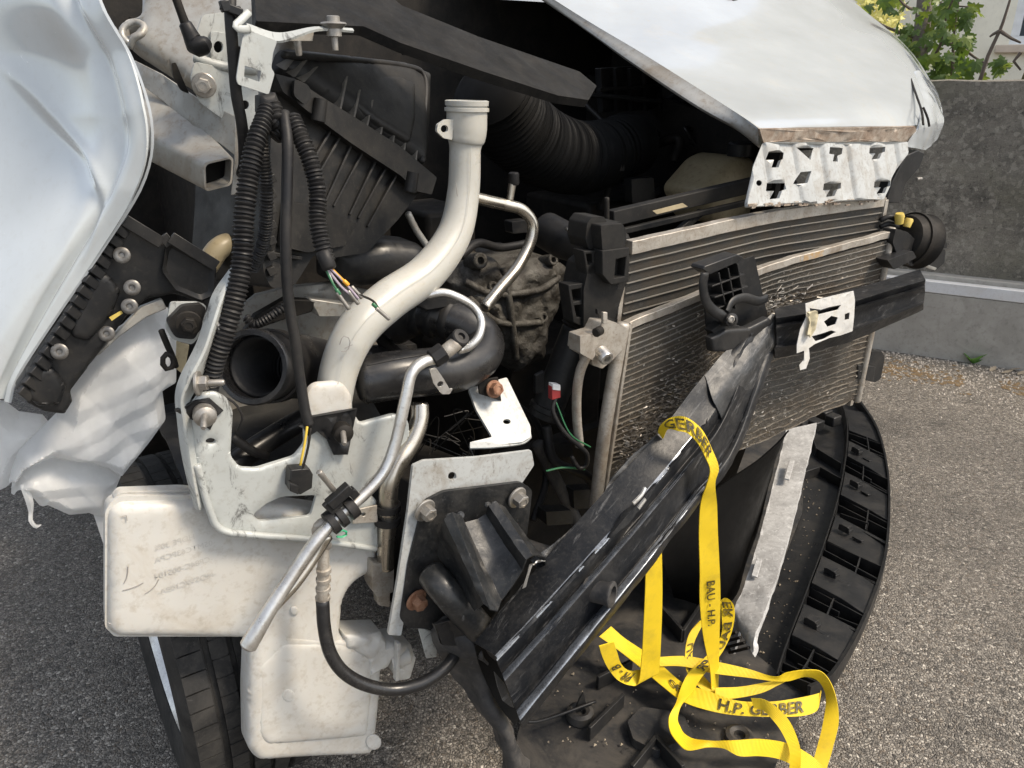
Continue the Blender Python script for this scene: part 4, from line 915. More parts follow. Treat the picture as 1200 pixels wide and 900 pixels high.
arm = sheet('carrier_arm', [[(268, 316, 1.0), (275, 312, .985), (277, 322, .98)], [(250, 342, .985), (262, 344, .965), (268, 352, .975)], [(241, 368, .98), (252, 374, .955), (259, 385, .97)], [(230, 402, .975), (240, 410, .95), (246, 420, .968)], [(212, 438, .97), (222, 446, .948), (232, 452, .965)], [(205, 462, .97), (213, 470, .95), (222, 474, .965)], [(207, 490, .97), (216, 495, .952), (228, 498, .965)], [(212, 530, .97), (222, 540, .955), (232, 545, .962)], [(222, 575, .97), (230, 586, .955), (238, 590, .962)], [(228, 596, .97), (233, 598, .958), (238, 596, .964)]], 'galvanised', .003, car, 60, 8, label='twisted pale metal arm of the headlight carrier', sharp=50)
bolt((232, 449, .95), RT * -.9 + NF * .5, .010, 'zinc', arm, 1.6, stud=.03)
bolt((258, 383, .965), RT * -.9 + NF * .4, .007, 'zinc', arm, 1.5, stud=.015)
pl_ = slab('side_plate', [(200, 354), (232, 354), (242, 358), (238, 390), (225, 404), (202, 398), (194, 385)], 1.02, 'galvanised', .005, car, .001, rnd=.004)
slab('rubber_mount', [(206, 366), (214, 358), (236, 356), (242, 362), (235, 384), (228, 398), (206, 396), (200, 386), (196, 376)], 1.01, 'rubber', .012, pl_, .003, rnd=.005)
bolt((221, 379, .995), NF + RT * .2, .0095, 'dark_metal', pl_, 1.7)
lk = tube('stay_link', [(189, 387, 1.03), (195, 402, 1.03), (203, 420, 1.03), (206, 430, 1.03)], .004, 'dark_metal', car, seg=8)
tube('link_eye', [(196, 414, 1.02), (190, 422, 1.02), (194, 432, 1.02), (202, 430, 1.02), (203, 420, 1.02), (196, 414, 1.02)], .0035, 'dark_metal', lk, seg=8)
slab('strap_plate', [(207, 400), (222, 404), (216, 440), (206, 432)], 1.04, 'beige_plastic', .004, car, .001)
# black clips with studs on the carrier
for nm, poly, bx, by, cc in (('clip', [(205, 481), (230, 470), (246, 467), (262, 481), (254, 488), (247, 505), (236, 496), (222, 492)], 240, 487, .955), ('clip', [(350, 500), (366, 488), (398, 482), (419, 479), (414, 510), (407, 532), (392, 534), (384, 516), (372, 506), (362, 512), (356, 502)], 402, 507, .95)):
    k = slab(nm, poly, cc, 'black_plastic', .005, hl, .001, noise=wobble(.008, 40), grid=.006)
    lathe('washer', C(bx, by, cc - .012), NF + RT * .1, [(-.012, .013), (.0, .0145), (.006, .0135), (.009, .009), (.010, .005)], 'zinc' if bx < 300 else 'dark_metal', hl, 22)
    lathe('stud', C(bx, by, cc - .02), NF + RT * .35 - UP * .25, [(0, .0042), (.022, .004), (.026, .0028)], 'zinc', hl, 12)
slab('carrier_tab', [(356, 466), (367, 450), (400, 447), (412, 463), (412, 484), (358, 494)], .958, 'tank_plastic', .01, hl, .003, rnd=.01, er=.012, bulge=.004, grid=.01)
# connector hanging on yellow wires
tube('wire', [(360, 500, .945), (357, 520, .94), (352, 545, .935)], .0018, 'yellow_wire', car, seg=8)
tube('wire', [(364, 502, .945), (361, 524, .94), (355, 548, .935)], .0018, 'dark_metal', car, seg=8)
cn = slab('connector', [(341, 551), (363, 549), (367, 556), (366, 572), (352, 580), (339, 574)], .935, 'black_plastic', .02, car, .0015, label='small black electrical connector on yellow wires')
slab('socket', [(340, 566), (350, 570), (350, 580), (340, 576)], .928, 'black_plastic', .012, cn, .001)
# green chalk mark
gm_ = MB(); tube_g(gm_, [(395, 624, .944), (402, 621, .944), (407, 625, .944), (402, 629, .944), (395, 629, .944)], .0026, seg=6, flat=.6); obj('paint_mark', gm_, 'green_ink', hl)

# moulding seam and pen marks on the filler neck, fine wires and clutter in the bay
sm_ = [(552, 172, 1.053), (550, 225, 1.047), (541, 272, 1.03), (512, 312, 1.01), (470, 341, .99), (432, 372, .97), (408, 408, .96), (396, 450, .955)]
tube('mould_seam', sm_, .0004, 'hose_plastic', fil, seg=5)
for pp in ([(398, 404, .955), (402, 394, .955), (410, 398, .955), (408, 410, .955), (400, 412, .955)], [(404, 408, .955), (413, 404, .956)], [(534, 214, 1.045), (536, 230, 1.043)]):
    tube('scuff', pp, .0006, 'scuff_mark', fil, seg=5)
for k in range(16):
    x, y = random.uniform(500, 560), random.uniform(485, 545); p = C(x, y, random.uniform(.98, 1.1))
    tube('thin_wire', [p, p + Vector((random.uniform(-.05, .05), .02, random.uniform(-.04, .04))), p + Vector((random.uniform(-.09, .09), .03, random.uniform(-.09, .0)))], .0011, random.choice(['dark_metal', 'rubber', 'grey_sheet']), engo, seg=5)
for k, pp in enumerate(([(640, 500, 1.1), (650, 540, 1.08), (690, 560, 1.06), (705, 600, 1.05)], [(630, 520, 1.15), (660, 580, 1.12), (690, 640, 1.1)], [(600, 470, 1.2), (630, 500, 1.18), (640, 560, 1.15), (625, 610, 1.1)], [(430, 360, 1.2), (450, 400, 1.18), (470, 420, 1.18)], [(540, 300, 1.3), (560, 285, 1.32), (590, 290, 1.34), (640, 280, 1.36)])):
    tube('dark_hose', pp, (.010, .014, .008, .012, .009)[k], ('rubber', 'grey_sheet', 'rubber', 'dark_metal', 'rubber')[k], engo, seg=12)
for (x, y, c_, w_, h_) in ((648, 520, 1.1, 22, 16), (672, 575, 1.09, 26, 20), (640, 600, 1.06, 30, 14), (470, 405, 1.2, 18, 14), (700, 180, 1.5, 30, 20), (740, 210, 1.5, 26, 26), (600, 260, 1.35, 20, 12)):
    slab('sensor_box', [(x, y), (x + w_, y - 2), (x + w_ + 2, y + h_), (x + 1, y + h_ + 2)], c_, 'black_plastic', .03, engo, .002, rnd=.003)
tube('subframe_tube', [(612, 640, 1.02), (650, 650, 1.05), (700, 655, 1.1)], .016, 'grey_sheet', car, seg=14)
# ---- wiring loom
tape = slab('tape_wrap', [(304, 112), (322, 108), (331, 128), (322, 138), (304, 132)], 1.03, 'rubber', .02, car, .003, er=.01, bulge=.008, grid=.006, label='black tape wrap where the loom splits')
tube('loom_conduit', [(316, 120, 1.035), (309, 140, 1.02), (299, 170, 1.005), (291, 210, .995), (286, 255, .985), (284, 300, .975), (277, 345, .965), (264, 390, .96), (252, 425, .965), (244, 462, .98)], [.009, .0105, .0115, .0118, .012, .0122, .0122, .0118, .0115, .0105], 'rubber', car, corr=(.0056, .0013), seg=16, label='thickest black corrugated wiring conduit, hanging at the left')
tube('loom_conduit', [(312, 128, 1.04), (306, 150, 1.035), (308, 180, 1.03), (312, 215, 1.03), (312, 250, 1.035), (308, 285, 1.05), (296, 315, 1.07)], .0082, 'rubber', car, corr=(.0042, .0009), seg=14, label='thin corrugated wiring conduit behind the thickest one')
tube('loom_conduit', [(320, 122, 1.03), (326, 140, 1.02)], .009, 'rubber', car, corr=(.0056, .0012), seg=14)
tube('loom_conduit', [(318, 138, 1.025), (330, 150, 1.03), (322, 160, 1.03)], .010, 'rubber', car, corr=(.0056, .0012), seg=14)
ct = tube('loom_conduit', [(342, 138, 1.02), (352, 160, 1.005), (364, 190, .99), (372, 225, .98), (372, 258, .97), (377, 285, .96), (383, 305, .952)], .0105, 'rubber', car, corr=(.0052, .0012), seg=16, label='corrugated conduit ending in cut wires at the pale hose')
tube('tape_end', [(379, 296, .954), (386, 314, .945)], [.0105, .0095], 'rubber', ct)
tube('cable', [(333, 132, 1.02), (337, 170, 1.0), (336, 230, .985), (335, 290, .975), (338, 350, .97), (346, 400, .965), (351, 440, .962), (357, 478, .955), (362, 498, .95)], .0072, 'rubber', car, seg=12, label='smooth black cable hanging straight down to the connector')
tube('cable', [(288, 372, 1.1), (300, 380, 1.09), (325, 366, 1.08), (333, 360, 1.08)], .006, 'rubber', car, corr=(.005, .001), seg=12)
tube('dark_pipe', [(268, 548, 1.06), (300, 525, 1.08), (340, 500, 1.1), (370, 485, 1.12)], .018, 'shiny_rubber', car, wall=.003, seg=20)
tube('cable', [(272, 512, 1.04), (295, 528, 1.04), (312, 535, 1.05)], .007, 'rubber', car)
tube('thin_wire', [(250, 462, .98), (272, 470, .97), (284, 488, .97), (278, 505, .98)], .0016, 'rubber', car, seg=6)
for mat_, pts_ in (('lilac_wire', [(384, 312, .948), (398, 325, .94), (410, 338, .935), (420, 350, .93)]), ('orange_wire', [(386, 312, .948), (402, 328, .938), (407, 331, .936)]), ('lilac_wire', [(383, 314, .948), (400, 336, .938), (415, 348, .933)]),
                   ('green_wire', [(382, 316, .948), (390, 332, .94), (396, 342, .936)]), ('dark_metal', [(386, 314, .948), (412, 340, .935), (436, 352, .928), (444, 362, .925)]), ('white_wire', [(383, 316, .948), (394, 340, .938), (406, 356, .934), (409, 362, .933)])):
    tube('wire', pts_, .0016, mat_, ct, seg=7, step=.003)
for a, b_2, m_ in (((395, 343, .936), (409, 362, .932), 'zinc'), ((408, 341, .936), (420, 356, .932), 'zinc'), ((412, 336, .936), (424, 349, .932), 'zinc'), ((441, 361, .925), (456, 374, .922), 'zinc'), ((403, 329, .937), (408, 334, .935), 'orange_wire'), ((394, 339, .937), (398, 345, .935), 'green_wire'), ((437, 356, .927), (442, 361, .926), 'green_wire')):
    tube('terminal', [a, b_2], .0028, m_, ct, seg=8, step=.003)
# ---- white washer tank
tank_o = [(125, 604), (128, 594), (140, 586), (232, 584), (300, 586), (438, 604), (441, 664), (412, 680), (400, 700), (396, 745), (420, 741), (446, 756), (444, 800), (437, 873), (431, 881), (300, 888), (289, 874), (288, 812), (291, 745), (136, 743), (125, 733)]
TP0, TN = C(230, 680, .992), (NF + UP * .05).normalized()
def tank_noise(x, y, d):
    p = TP0
    return .003 * mnoise.noise(Vector((x * 7, y * 7, 3)))
tank = slab('washer_tank', tank_o, 0, 'tank_plastic', .03, car, 0, plane=(TP0, TN), rnd=.012, er=.016, bulge=.014, grid=.012, noise=tank_noise, label='white plastic washer tank hanging in front of the tyre', sharp=60)
rim_ = slab('seam_flange', [(123, 600), (130, 588), (142, 581), (235, 580), (300, 583), (300, 590), (232, 588), (142, 590), (131, 604), (132, 730), (290, 740), (290, 746), (134, 746), (123, 735)], 0, 'tank_plastic', .006, tank, .001, plane=(TP0 + TN * .002, TN), rnd=.004)
slab('top_shoulder', [(133, 585), (140, 577), (215, 574), (232, 576), (234, 590), (135, 590)], 0, 'tank_plastic', .02, tank, .004, plane=(TP0 - TN * .010, TN), rnd=.006)
slab('raised_panel', [(300, 780), (330, 752), (398, 752), (434, 764), (436, 800), (430, 862), (312, 872), (303, 860)], 0, 'tank_plastic', .01, tank, 0, plane=(TP0 + TN * .012, TN), rnd=.012, er=.014, bulge=.005, grid=.010, sharp=60)
slab('rib', [(330, 742), (440, 752), (438, 764), (330, 756)], 0, 'tank_plastic', .012, tank, 0, plane=(TP0 + TN * .008, TN), rnd=.004, er=.006, bulge=.007, grid=.006, sharp=60)
slab('side_swell', [(291, 750), (302, 735), (330, 690), (352, 690), (330, 745), (306, 790), (300, 872), (292, 872)], 0, 'tank_plastic', .01, tank, 0, plane=(TP0 + TN * .004, TN), rnd=.01, er=.01, bulge=.008, grid=.008, sharp=60)
for x, y, r in ((345, 716, 5), (338, 815, 8), (438, 870, 9)):
    slab('dimple', circ(x, y, r), 0, 'tank_plastic', .002, tank, 0, plane=(TP0 + TN * .0165, TN), er=.004, bulge=.0015, grid=.004, sharp=80)
# faint moulded part numbers (they read mirrored on the tank)
def put_text(s, size, x, y, p0, n, mat, parent, mirror=False, lift=.0004, slope=0.0):
    V, F = text_mesh(s, size); ex = UP.cross(n).normalized(); ey = n.cross(ex)
    o = PL(x, y, p0, n); wdt = max(v.x for v in V)
    mb = MB(); mb.add([o + ex * ((wdt - v.x) if mirror else v.x) + ey * (v.y + slope * v.x) + n * lift for v in V], F if not mirror else [tuple(reversed(f)) for f in F])
    return obj('lettering', mb, mat, parent, fix=False, sharp=180)
for k, (s, x, y) in enumerate((('HDPE 30%', 182, 645), ('-05MTC63PCPA', 182, 659), ('-CP84C-005104', 182, 678), ('-MO5WC108A-', 186, 696))):
    put_text(s, .0115, x, y, TP0 + TN * .0145, TN, 'faint_ink', tank, mirror=True, lift=.0012)
for pts_ in ([(144, 692), (158, 688), (168, 683)], [(170, 696), (180, 689), (186, 679)], [(150, 664), (149, 676), (145, 684)], [(143, 605), (148, 604), (149, 610)]):
    mb = MB(); tube_g(mb, [PL(x, y, TP0 + TN * .0148, TN) for x, y in pts_], .0006, seg=6); obj('scuff', mb, 'scuff_mark', tank)
# broken neck and pump socket at the lower right of the tank
nk = slab('broken_neck', [(402, 742), (446, 740), (452, 752), (463, 750), (482, 756), (486, 770), (478, 794), (466, 796), (455, 776), (446, 784), (432, 792), (428, 770), (404, 758)], 0, 'tank_plastic', .04, tank, .002, plane=(TP0 + TN * .01, TN), er=.012, bulge=.012, grid=.008, noise=wobble(.008, 30), label='cracked yellowed pump neck of the tank')
mb = MB(); bar_g(mb, PL(466, 752, TP0 + TN * .03, TN), PL(464, 796, TP0 + TN * .03, TN), .006, .012, NF); obj('rib', mb, 'tank_plastic', nk, .001)
lathe('socket', PL(470, 770, TP0 + TN * .015, TN), -RT + NF * .1, [(-.02, .016), (.012, .016), (.014, .014)], 'tank_plastic', nk, 20)
# ---- front rail end: white plate, upper bracket, black flange, crash box
wp = slab('rail_end_plate', [(484, 546), (497, 540), (560, 536), (623, 528), (626, 545), (612, 566), (500, 592), (486, 660), (470, 745), (455, 744), (466, 680), (478, 600)], .90, 'white_panel', .006, car, .001, rnd=.003, holes=[circ(530, 558, 5, 12)], label='dented white end plate of the front rail')
rb = MB(); q4 = [C(505, 575, .91), C(605, 562, .91), C(600, 690, .91), C(480, 730, .91)]; q5 = [p - FW * .35 + RT * .02 - UP * (.06 if i < 2 else .0) for i, p in enumerate(q4)]
rb.add(q4 + q5, [(0, 1, 5, 4), (1, 2, 6, 5), (2, 3, 7, 6), (3, 0, 4, 7), (4, 5, 6, 7), (3, 2, 1, 0)]); obj('front_rail', rb, 'dark_metal', car, .004, label='dark box rail behind the end plate')
ub = slab('upper_bracket', [(549, 455), (594, 442), (622, 500), (622, 512), (612, 518), (551, 525), (551, 518), (577, 512), (558, 480)], [(560, 460, 1.0), (600, 450, 1.0), (600, 515, .93)], 'white_panel', .005, car, .001, rnd=.004, holes=[circ(594, 494, 4.5, 12, 3)], label='white angled bracket with a rusty bolt')
sheet('lip', [[(551, 518, .94), (580, 517, .935), (610, 513, .935), (622, 506, .94)], [(551, 525, .93), (580, 524, .925), (612, 520, .925), (623, 512, .93)]], 'white_panel', .003, ub, 5, 20)
slab('pad', [(560, 446), (584, 442), (588, 470), (562, 462)], .98, 'dark_metal', .004, ub, .001)
bolt((579, 456, .972), NF + UP * .3, .0105, 'rust', ub, 1.4, depth=1.2)
BP = C(550, 650, .885); BN = (NF + RT * .12).normalized()
bf = slab('mounting_flange', [(497, 588), (520, 576), (570, 570), (610, 565), (624, 574), (616, 640), (598, 695), (570, 732), (520, 738), (478, 736), (468, 724), (478, 660)], 0, 'black_steel', .006, car, .0015, plane=(BP, BN), rnd=.008, label='black mounting flange bolted to the rail end')
for x, y, m_ in ((498, 598, 'zinc'), (606, 583, 'zinc'), (488, 703, 'rust')):
    bolt(PL(x, y, BP + BN * .002, BN), BN - UP * .15 + (RT * -.25), .0115, m_, bf, 1.6, depth=1.3)
def BPt(x, y, o): return PL(x, y, BP + BN * o, BN)
cs0 = [(512, 650, .885), (515, 628, .876), (520, 608, .858), (530, 600, .850), (541, 604, .854), (545, 612, .866), (560, 608, .866), (569, 602, .866), (572, 592, .852), (582, 588, .848), (592, 594, .852), (598, 606, .866), (604, 625, .885)]
cs2 = [(556, 716, .80), (561, 712, .79), (566, 708, .765), (575, 714, .752), (583, 716, .755), (588, 703, .772), (600, 686, .774), (612, 668, .776), (616, 656, .765), (624, 650, .762), (632, 650, .768), (638, 654, .785), (642, 662, .80)]
cs1 = [((a[0] + b[0]) / 2, (a[1] + b[1]) / 2 + (2 if 4 < k < 8 else 0), (a[2] + b[2]) / 2 + (.004 if 4 < k < 8 else 0)) for k, (a, b) in enumerate(zip(cs0, cs2))]
cbx = sheet('crash_box', [cs0, cs1, cs2], 'black_steel', .003, car, 34, 61, lin=(False, True), sharp=25, bev=.0015, label='crushed black crash box between flange and bumper beam', disp=lambda u, v, p: .002 * (.2 + u) * mnoise.fractal(Vector(p) * 34, 1, 2, 3))
sheet('tear', [[(612, 690, .772), (616, 688, .768)], [(618, 672, .768), (622, 668, .766)], [(622, 662, .767), (628, 658, .767)], [(632, 658, .772), (638, 656, .776)]], 'aluminium', .002, cbx, 20, 4, disp=lambda u, v, p: .002 * mnoise.noise(Vector(p) * 60))
tube('lower_tube', [(505, 672, .875), (520, 690, .845), (545, 718, .83), (590, 768, .835)], [.022, .023, .0235, .024], 'black_steel', cbx, seg=24)
slab('hole_shade', circ(549, 617, 4.5, 12, 3), .864, 'dark_metal', .001, cbx, 0)  # solid dark disc painting the shade in a hole
for x, y, rr in ((528, 606, .006), (540, 604, .006), (580, 592, .006), (572, 592, .005)):
    lathe('weld_bead', C(x, y, .862), NF + UP * .5, [(-.004, rr), (.0, rr * 1.1), (.003, rr * .7)], 'scraped_paint', cbx, 10)
slab('grey_bracket', [(490, 735), (512, 742), (512, 770), (500, 772)], .9, 'galvanised', .004, car, .001)
# ---- radiator (behind) and condenser (in front), with separate tubes
def panel(TL, TR, BL, BR, dent, wave):
    a, b, c_, d = [pt(q) for q in (TL, TR, BL, BR)]
    def f(u, v, off=0.0):
        p = a * (1 - u) * (1 - v) + b * u * (1 - v) + c_ * (1 - u) * v + d * u * v
        return p + NF * (off - dent(u, v)) + UP * wave(u, v)
    return f
dn = lambda u, v: .055 * math.exp(-((u - .5) / .2) ** 2 - ((v - .42) / .34) ** 2)
rad = panel((738, 292, 1.005), (1034, 237, 1.005), (702, 600, 1.01), (992, 480, 1.01), lambda u, v: dn(u, v * 1.2) * .5, lambda u, v: .008 * math.sin(u * 3.1) * (1 - v))
def cw(u, v):
    return .012 * math.sin(u * 3.3 - .3) * (1 - v * .6) + .006 * math.sin(u * 8 + 1) * v * v + .010 * math.exp(-((u - .58) / .1) ** 2 - ((v - .35) / .15) ** 2) * math.sin(u * 60) - .03 * max(0, v - .55) * math.sin(math.pi * u)
con = panel((735, 380, .965), (1041, 276, .965), (704, 590, .968), (1001, 472, .97), dn, cw)
def core_sheet(f, v0, v1, nu, nv, mat, parent, off, name, th=.012):
    V = []; F = []; UV = []
    for o_ in (off, off - th):
        for i in range(nu + 1):
            for j in range(nv + 1):
                u = i / nu; v = v0 + (v1 - v0) * j / nv; V.append(f(u, v, o_)); UV.append((u, v))
    I = lambda i, j: i * (nv + 1) + j; k = (nu + 1) * (nv + 1)
    for i in range(nu):
        for j in range(nv):
            q = (I(i, j), I(i + 1, j), I(i + 1, j + 1), I(i, j + 1)); F.append(q); F.append(tuple(a + k for a in reversed(q)))
    for i in range(nu):
        for j in (0, nv): F.append((I(i, j), I(i + 1, j), I(i + 1, j) + k, I(i, j) + k))
    for j in range(nv):
        for i in (0, nu): F.append((I(i, j), I(i, j + 1), I(i, j + 1) + k, I(i, j) + k))
    me = bpy.data.meshes.new(name); me.from_pydata([tuple(p) for p in V], [], F); uvl = me.uv_layers.new(name='UVMap')
    for l in me.loops: uvl.data[l.index].uv = UV[l.vertex_index]
    me.update(); return link(name, me, mat, parent, 0, 60)
def strip_g(mb, f, v, off, hh, depth, nu, amp=0, seed=0, u0=0, u1=1):
    rows = []
    for i in range(nu + 1):
        u = u0 + (u1 - u0) * i / nu; c_ = f(u, v, off) + UP * (amp * mnoise.noise(Vector((u * 11, seed * 3.7, 0))) + amp * .5 * mnoise.noise(Vector((u * 40, seed * 5.1, 2)))) + NF * (amp * mnoise.noise(Vector((u * 14, seed * 1.3, 5))))
        rows.append((c_ + UP * hh, c_ + UP * hh + NF * depth, c_ - UP * hh + NF * depth, c_ - UP * hh))
    V = [p for r in rows for p in r]; F = []
    for i in range(nu):
        for k in range(4): F.append((i * 4 + k, i * 4 + (k + 1) % 4, (i + 1) * 4 + (k + 1) % 4, (i + 1) * 4 + k))
    F += [(0, 1, 2, 3), (nu * 4 + 3, nu * 4 + 2, nu * 4 + 1, nu * 4)]; mb.add(V, F)
radiator = core_sheet(rad, .02, .96, 60, 40, 'fin_core', car, 0, 'radiator'); radiator['label'] = 'radiator core standing behind the condenser, bare silver tubes'
for k in range(13):
    mb = MB(); strip_g(mb, rad, .045 + k * .0355, .001, .00085, .0032, 40, .0006, k); obj('radiator_tube', mb, 'radiator_tube', radiator)
mb = MB(); strip_g(mb, rad, -.005, -.014, .012, .020, 60, .001, 3); obj('top_rail', mb, 'worn_aluminium', radiator, .001)
mb = MB(); bar_g(mb, rad(-.012, .0, -.008), rad(-.012, .34, -.008), .010, .024, NF); obj('side_rail', mb, 'worn_aluminium', radiator, .001)
for k in range(5):
    mb = MB(); p = rad(-.026, .06 + k * .06, .0); box_g(mb, p, NF, RT, UP, .012, .010, .007); obj('crimp_tab', mb, 'black_plastic', radiator)
mb = MB(); bar_g(mb, rad(1.012, -.01, -.004), rad(1.012, .98, -.004), .012, .02, NF); bar_g(mb, rad(1.04, -.01, -.02), rad(1.04, .3, -.02), .018, .012, NF); obj('side_rail', mb, 'worn_aluminium', radiator, .001)
condenser = core_sheet(con, .03, .985, 80, 60, 'condenser_core', car, 0, 'condenser', .016); condenser['label'] = 'dirty dented condenser in front of the radiator'
NTB = 29
for k in range(NTB):
    v = .05 + k * (.93 / (NTB - 1)); mb = MB(); strip_g(mb, con, v, -.001, .0007, .0036, 90, .0012 + .0060 * max(0, (k - 8) / 20), k + 20); obj('condenser_tube', mb, 'radiator_tube' if k < 5 else 'condenser_tube', condenser)
mb = MB(); strip_g(mb, con, -.0, -.012, .0075, .016, 80, .002, 7); obj('top_rail', mb, 'worn_aluminium', condenser, .001)
hp = [con(-.014, t, 0) + RT * (.006 * math.sin(t * 3)) for t in (-.02, .2, .4, .6, .8, 1.02)]
tube('header', hp, .0125, 'worn_aluminium', condenser, seg=16, label='left header tube of the condenser')
mb = MB(); bar_g(mb, con(.004, -.02, .002), con(.004, 1.0, .002), .006, .012, NF); obj('edge_strip', mb, 'worn_aluminium', condenser, .001)
tube('header', [con(1.012, t, .0) for t in (-.03, .3, .6, 1.0)], .011, 'worn_aluminium', condenser, seg=14, flat=.8)
mb = MB(); bar_g(mb, con(1.05, .33, -.02), con(1.045, .98, -.02), .014, .012, NF); obj('side_bar', mb, 'aluminium', condenser, .001)
mb = MB(); strip_g(mb, con, .0, -.0005, .0062, .0045, 16, .002, 7, .60, .72); obj('rust_patch', mb, 'orange_stain', condenser, label='orange stain on the condenser top rail') 
# torn fins: curls of thin metal where the beam hit
tf = MB()
def curls(n, cu, cv, su, sv, l):
    for i in range(n):
        u, v = random.gauss(cu, su), random.gauss(cv, sv)
        if not (.02 < u < .98 and .03 < v < .97): continue
        p = con(u, v, .004 + random.random() * .008); d = (RT * -1 + UP * random.gauss(.2, .5) + NF * random.gauss(.2, .3)).normalized() * random.uniform(.3, 1) * l * .55
        s = (UP + NF * random.gauss(0, .5)).normalized() * random.uniform(.0005, .0014); m = p + d * .5 + NF * random.uniform(0, .006)
        tf.add([p - s, p + s, m + s, m - s, p + d + s, p + d - s], [(0, 1, 2, 3), (3, 2, 4, 5)])
curls(900, .12, .70, .10, .12, .018); curls(900, .30, .62, .12, .16, .018); curls(500, .58, .30, .05, .06, .035); curls(500, .5, .85, .2, .1, .014); curls(500, .2, .95, .15, .04, .014); curls(900, .5, .5, .3, .3, .010)
o = obj('torn_fins', tf, 'worn_aluminium', condenser, fix=False); o['kind'] = 'stuff'
# aluminium connection block on the left header
blk = slab('connection_block', [(682, 395), (700, 390), (706, 378), (722, 378), (734, 384), (734, 404), (720, 420), (706, 432), (694, 428), (694, 416), (680, 412)], .94, 'worn_aluminium', .035, car, .002, rnd=.003, label='pale aluminium connection block beside the condenser')
slab('block_foot', [(680, 394), (693, 392), (698, 416), (694, 422), (680, 414)], .925, 'worn_aluminium', .03, blk, .002, rnd=.002)
lathe('port', C(709, 418, .925), NF + RT * .1 - UP * .3, [(-.015, .0125), (.006, .0125), (.008, .011), (.008, .0065), (-.004, .006)], 'aluminium', blk, 20)
lathe('cap_screw', C(700, 389, .925), RT + NF * .4, [(-.01, .008), (.004, .008), (.006, .006)], 'dark_metal', blk, 14)
slab('prong', [(707, 366), (712, 366), (712, 380), (707, 380)], .93, 'worn_aluminium', .006, blk, .001)
tube('block_pipe', [(688, 416, .945), (680, 435, .955), (676, 460, .96), (676, 490, .965), (679, 522, .97)], .0085, 'worn_aluminium', car, seg=14)
# radiator end tank of black plastic with pockets
et = slab('end_tank', [(704, 300), (728, 292), (738, 300), (734, 330), (722, 370), (716, 392), (704, 398), (684, 384), (684, 340), (690, 312)], 1.0, 'dusty_plastic', .06, car, .002, rnd=.003, label='black plastic radiator end tank with open pockets')
slab('mount_head', [(688, 262), (694, 254), (708, 254), (712, 262), (728, 260), (734, 270), (734, 286), (722, 292), (690, 292), (686, 280)], 1.01, 'dusty_plastic', .05, et, .003, rnd=.003)
slab('mount_cap', [(704, 264), (730, 262), (733, 292), (706, 294)], .985, 'dusty_plastic', .03, et, .003, rnd=.004)
slab('pocket_frame', [(706, 294), (738, 290), (737, 330), (716, 334), (706, 322)], .98, 'dusty_plastic', .025, et, .0015, holes=[[(722, 304), (734, 301), (732, 324), (720, 326)]])
slab('pocket_frame', [(666, 334), (700, 330), (704, 384), (696, 390), (672, 378)], 1.005, 'dusty_plastic', .03, et, .0015, holes=[[(670, 340), (681, 338), (682, 352), (672, 354)], [(686, 338), (697, 337), (698, 352), (687, 353)], [(673, 358), (683, 357), (685, 372), (676, 372)], [(688, 358), (698, 357), (700, 378), (690, 380)]])
slab('pocket_frame', [(684, 294), (706, 294), (706, 322), (688, 322)], 1.0, 'dusty_plastic', .03, et, .0015, holes=[[(687, 298), (694, 297), (695, 310), (689, 311)], [(697, 297), (704, 297), (703, 312), (698, 312)]])
slab('prong', [(700, 362), (726, 380), (728, 386), (700, 368)], .965, 'dusty_plastic', .006, et, .001)
tube('radiator_hose', [(640, 270, 1.22), (662, 282, 1.16), (680, 290, 1.1), (695, 296, 1.06)], [.036, .036, .030, .028], 'rubber', car, seg=22)
for k in range(3): tube('spring_clamp', [(664 + k * 5, 268 + k * 2, 1.11), (672 + k * 4, 276, 1.085), (678 + k * 2, 288, 1.08), (674 + k * 2, 304, 1.085)], .0028, 'steel_pipe', car, seg=8)
# slam panel bars behind the radiator
sp_ = MB(); bar_g(sp_, (715, 256, 1.12), (900, 212, 1.12), .022, .03); bar_g(sp_, (725, 272, 1.11), (880, 236, 1.11), .012, .012); bar_g(sp_, (790, 275, 1.115), (822, 248, 1.115), .014, .014)
obj('slam_panel', sp_, 'dusty_plastic', car, .002, label='dark slam panel bar behind the radiator')
slab('label_plate', [(765, 247), (800, 238), (806, 242), (770, 251)], 1.085, 'beige_plastic', .001, car, 0)
tube('post', [(711, 262, 1.1), (711, 245, 1.1), (711, 232, 1.1)], .005, 'dark_metal', car, seg=8)
# wire and plug near the damper
wr_ = tube('wire', [(651, 466, .98), (648, 482, .975), (660, 505, .965), (678, 522, .955), (688, 532, .95), (687, 545, .955), (678, 548, .96), (670, 535, .965)], .004, 'rubber', car, seg=8)
tube('wire', [(651, 470, .978), (668, 508, .96), (692, 524, .95)], .0014, 'green_wire', car, seg=6)
tube('wire', [(640, 552, .985), (660, 548, .975), (685, 550, .965)], .002, 'green_wire', car, seg=6)
pg = slab('plug', [(647, 453), (657, 453), (657, 466), (647, 469)], .975, 'red_plug', .012, wr_, .001); slab('plug_tip', [(648, 450), (657, 451), (657, 458), (648, 457)], .973, 'white_wire', .013, wr_, .001)
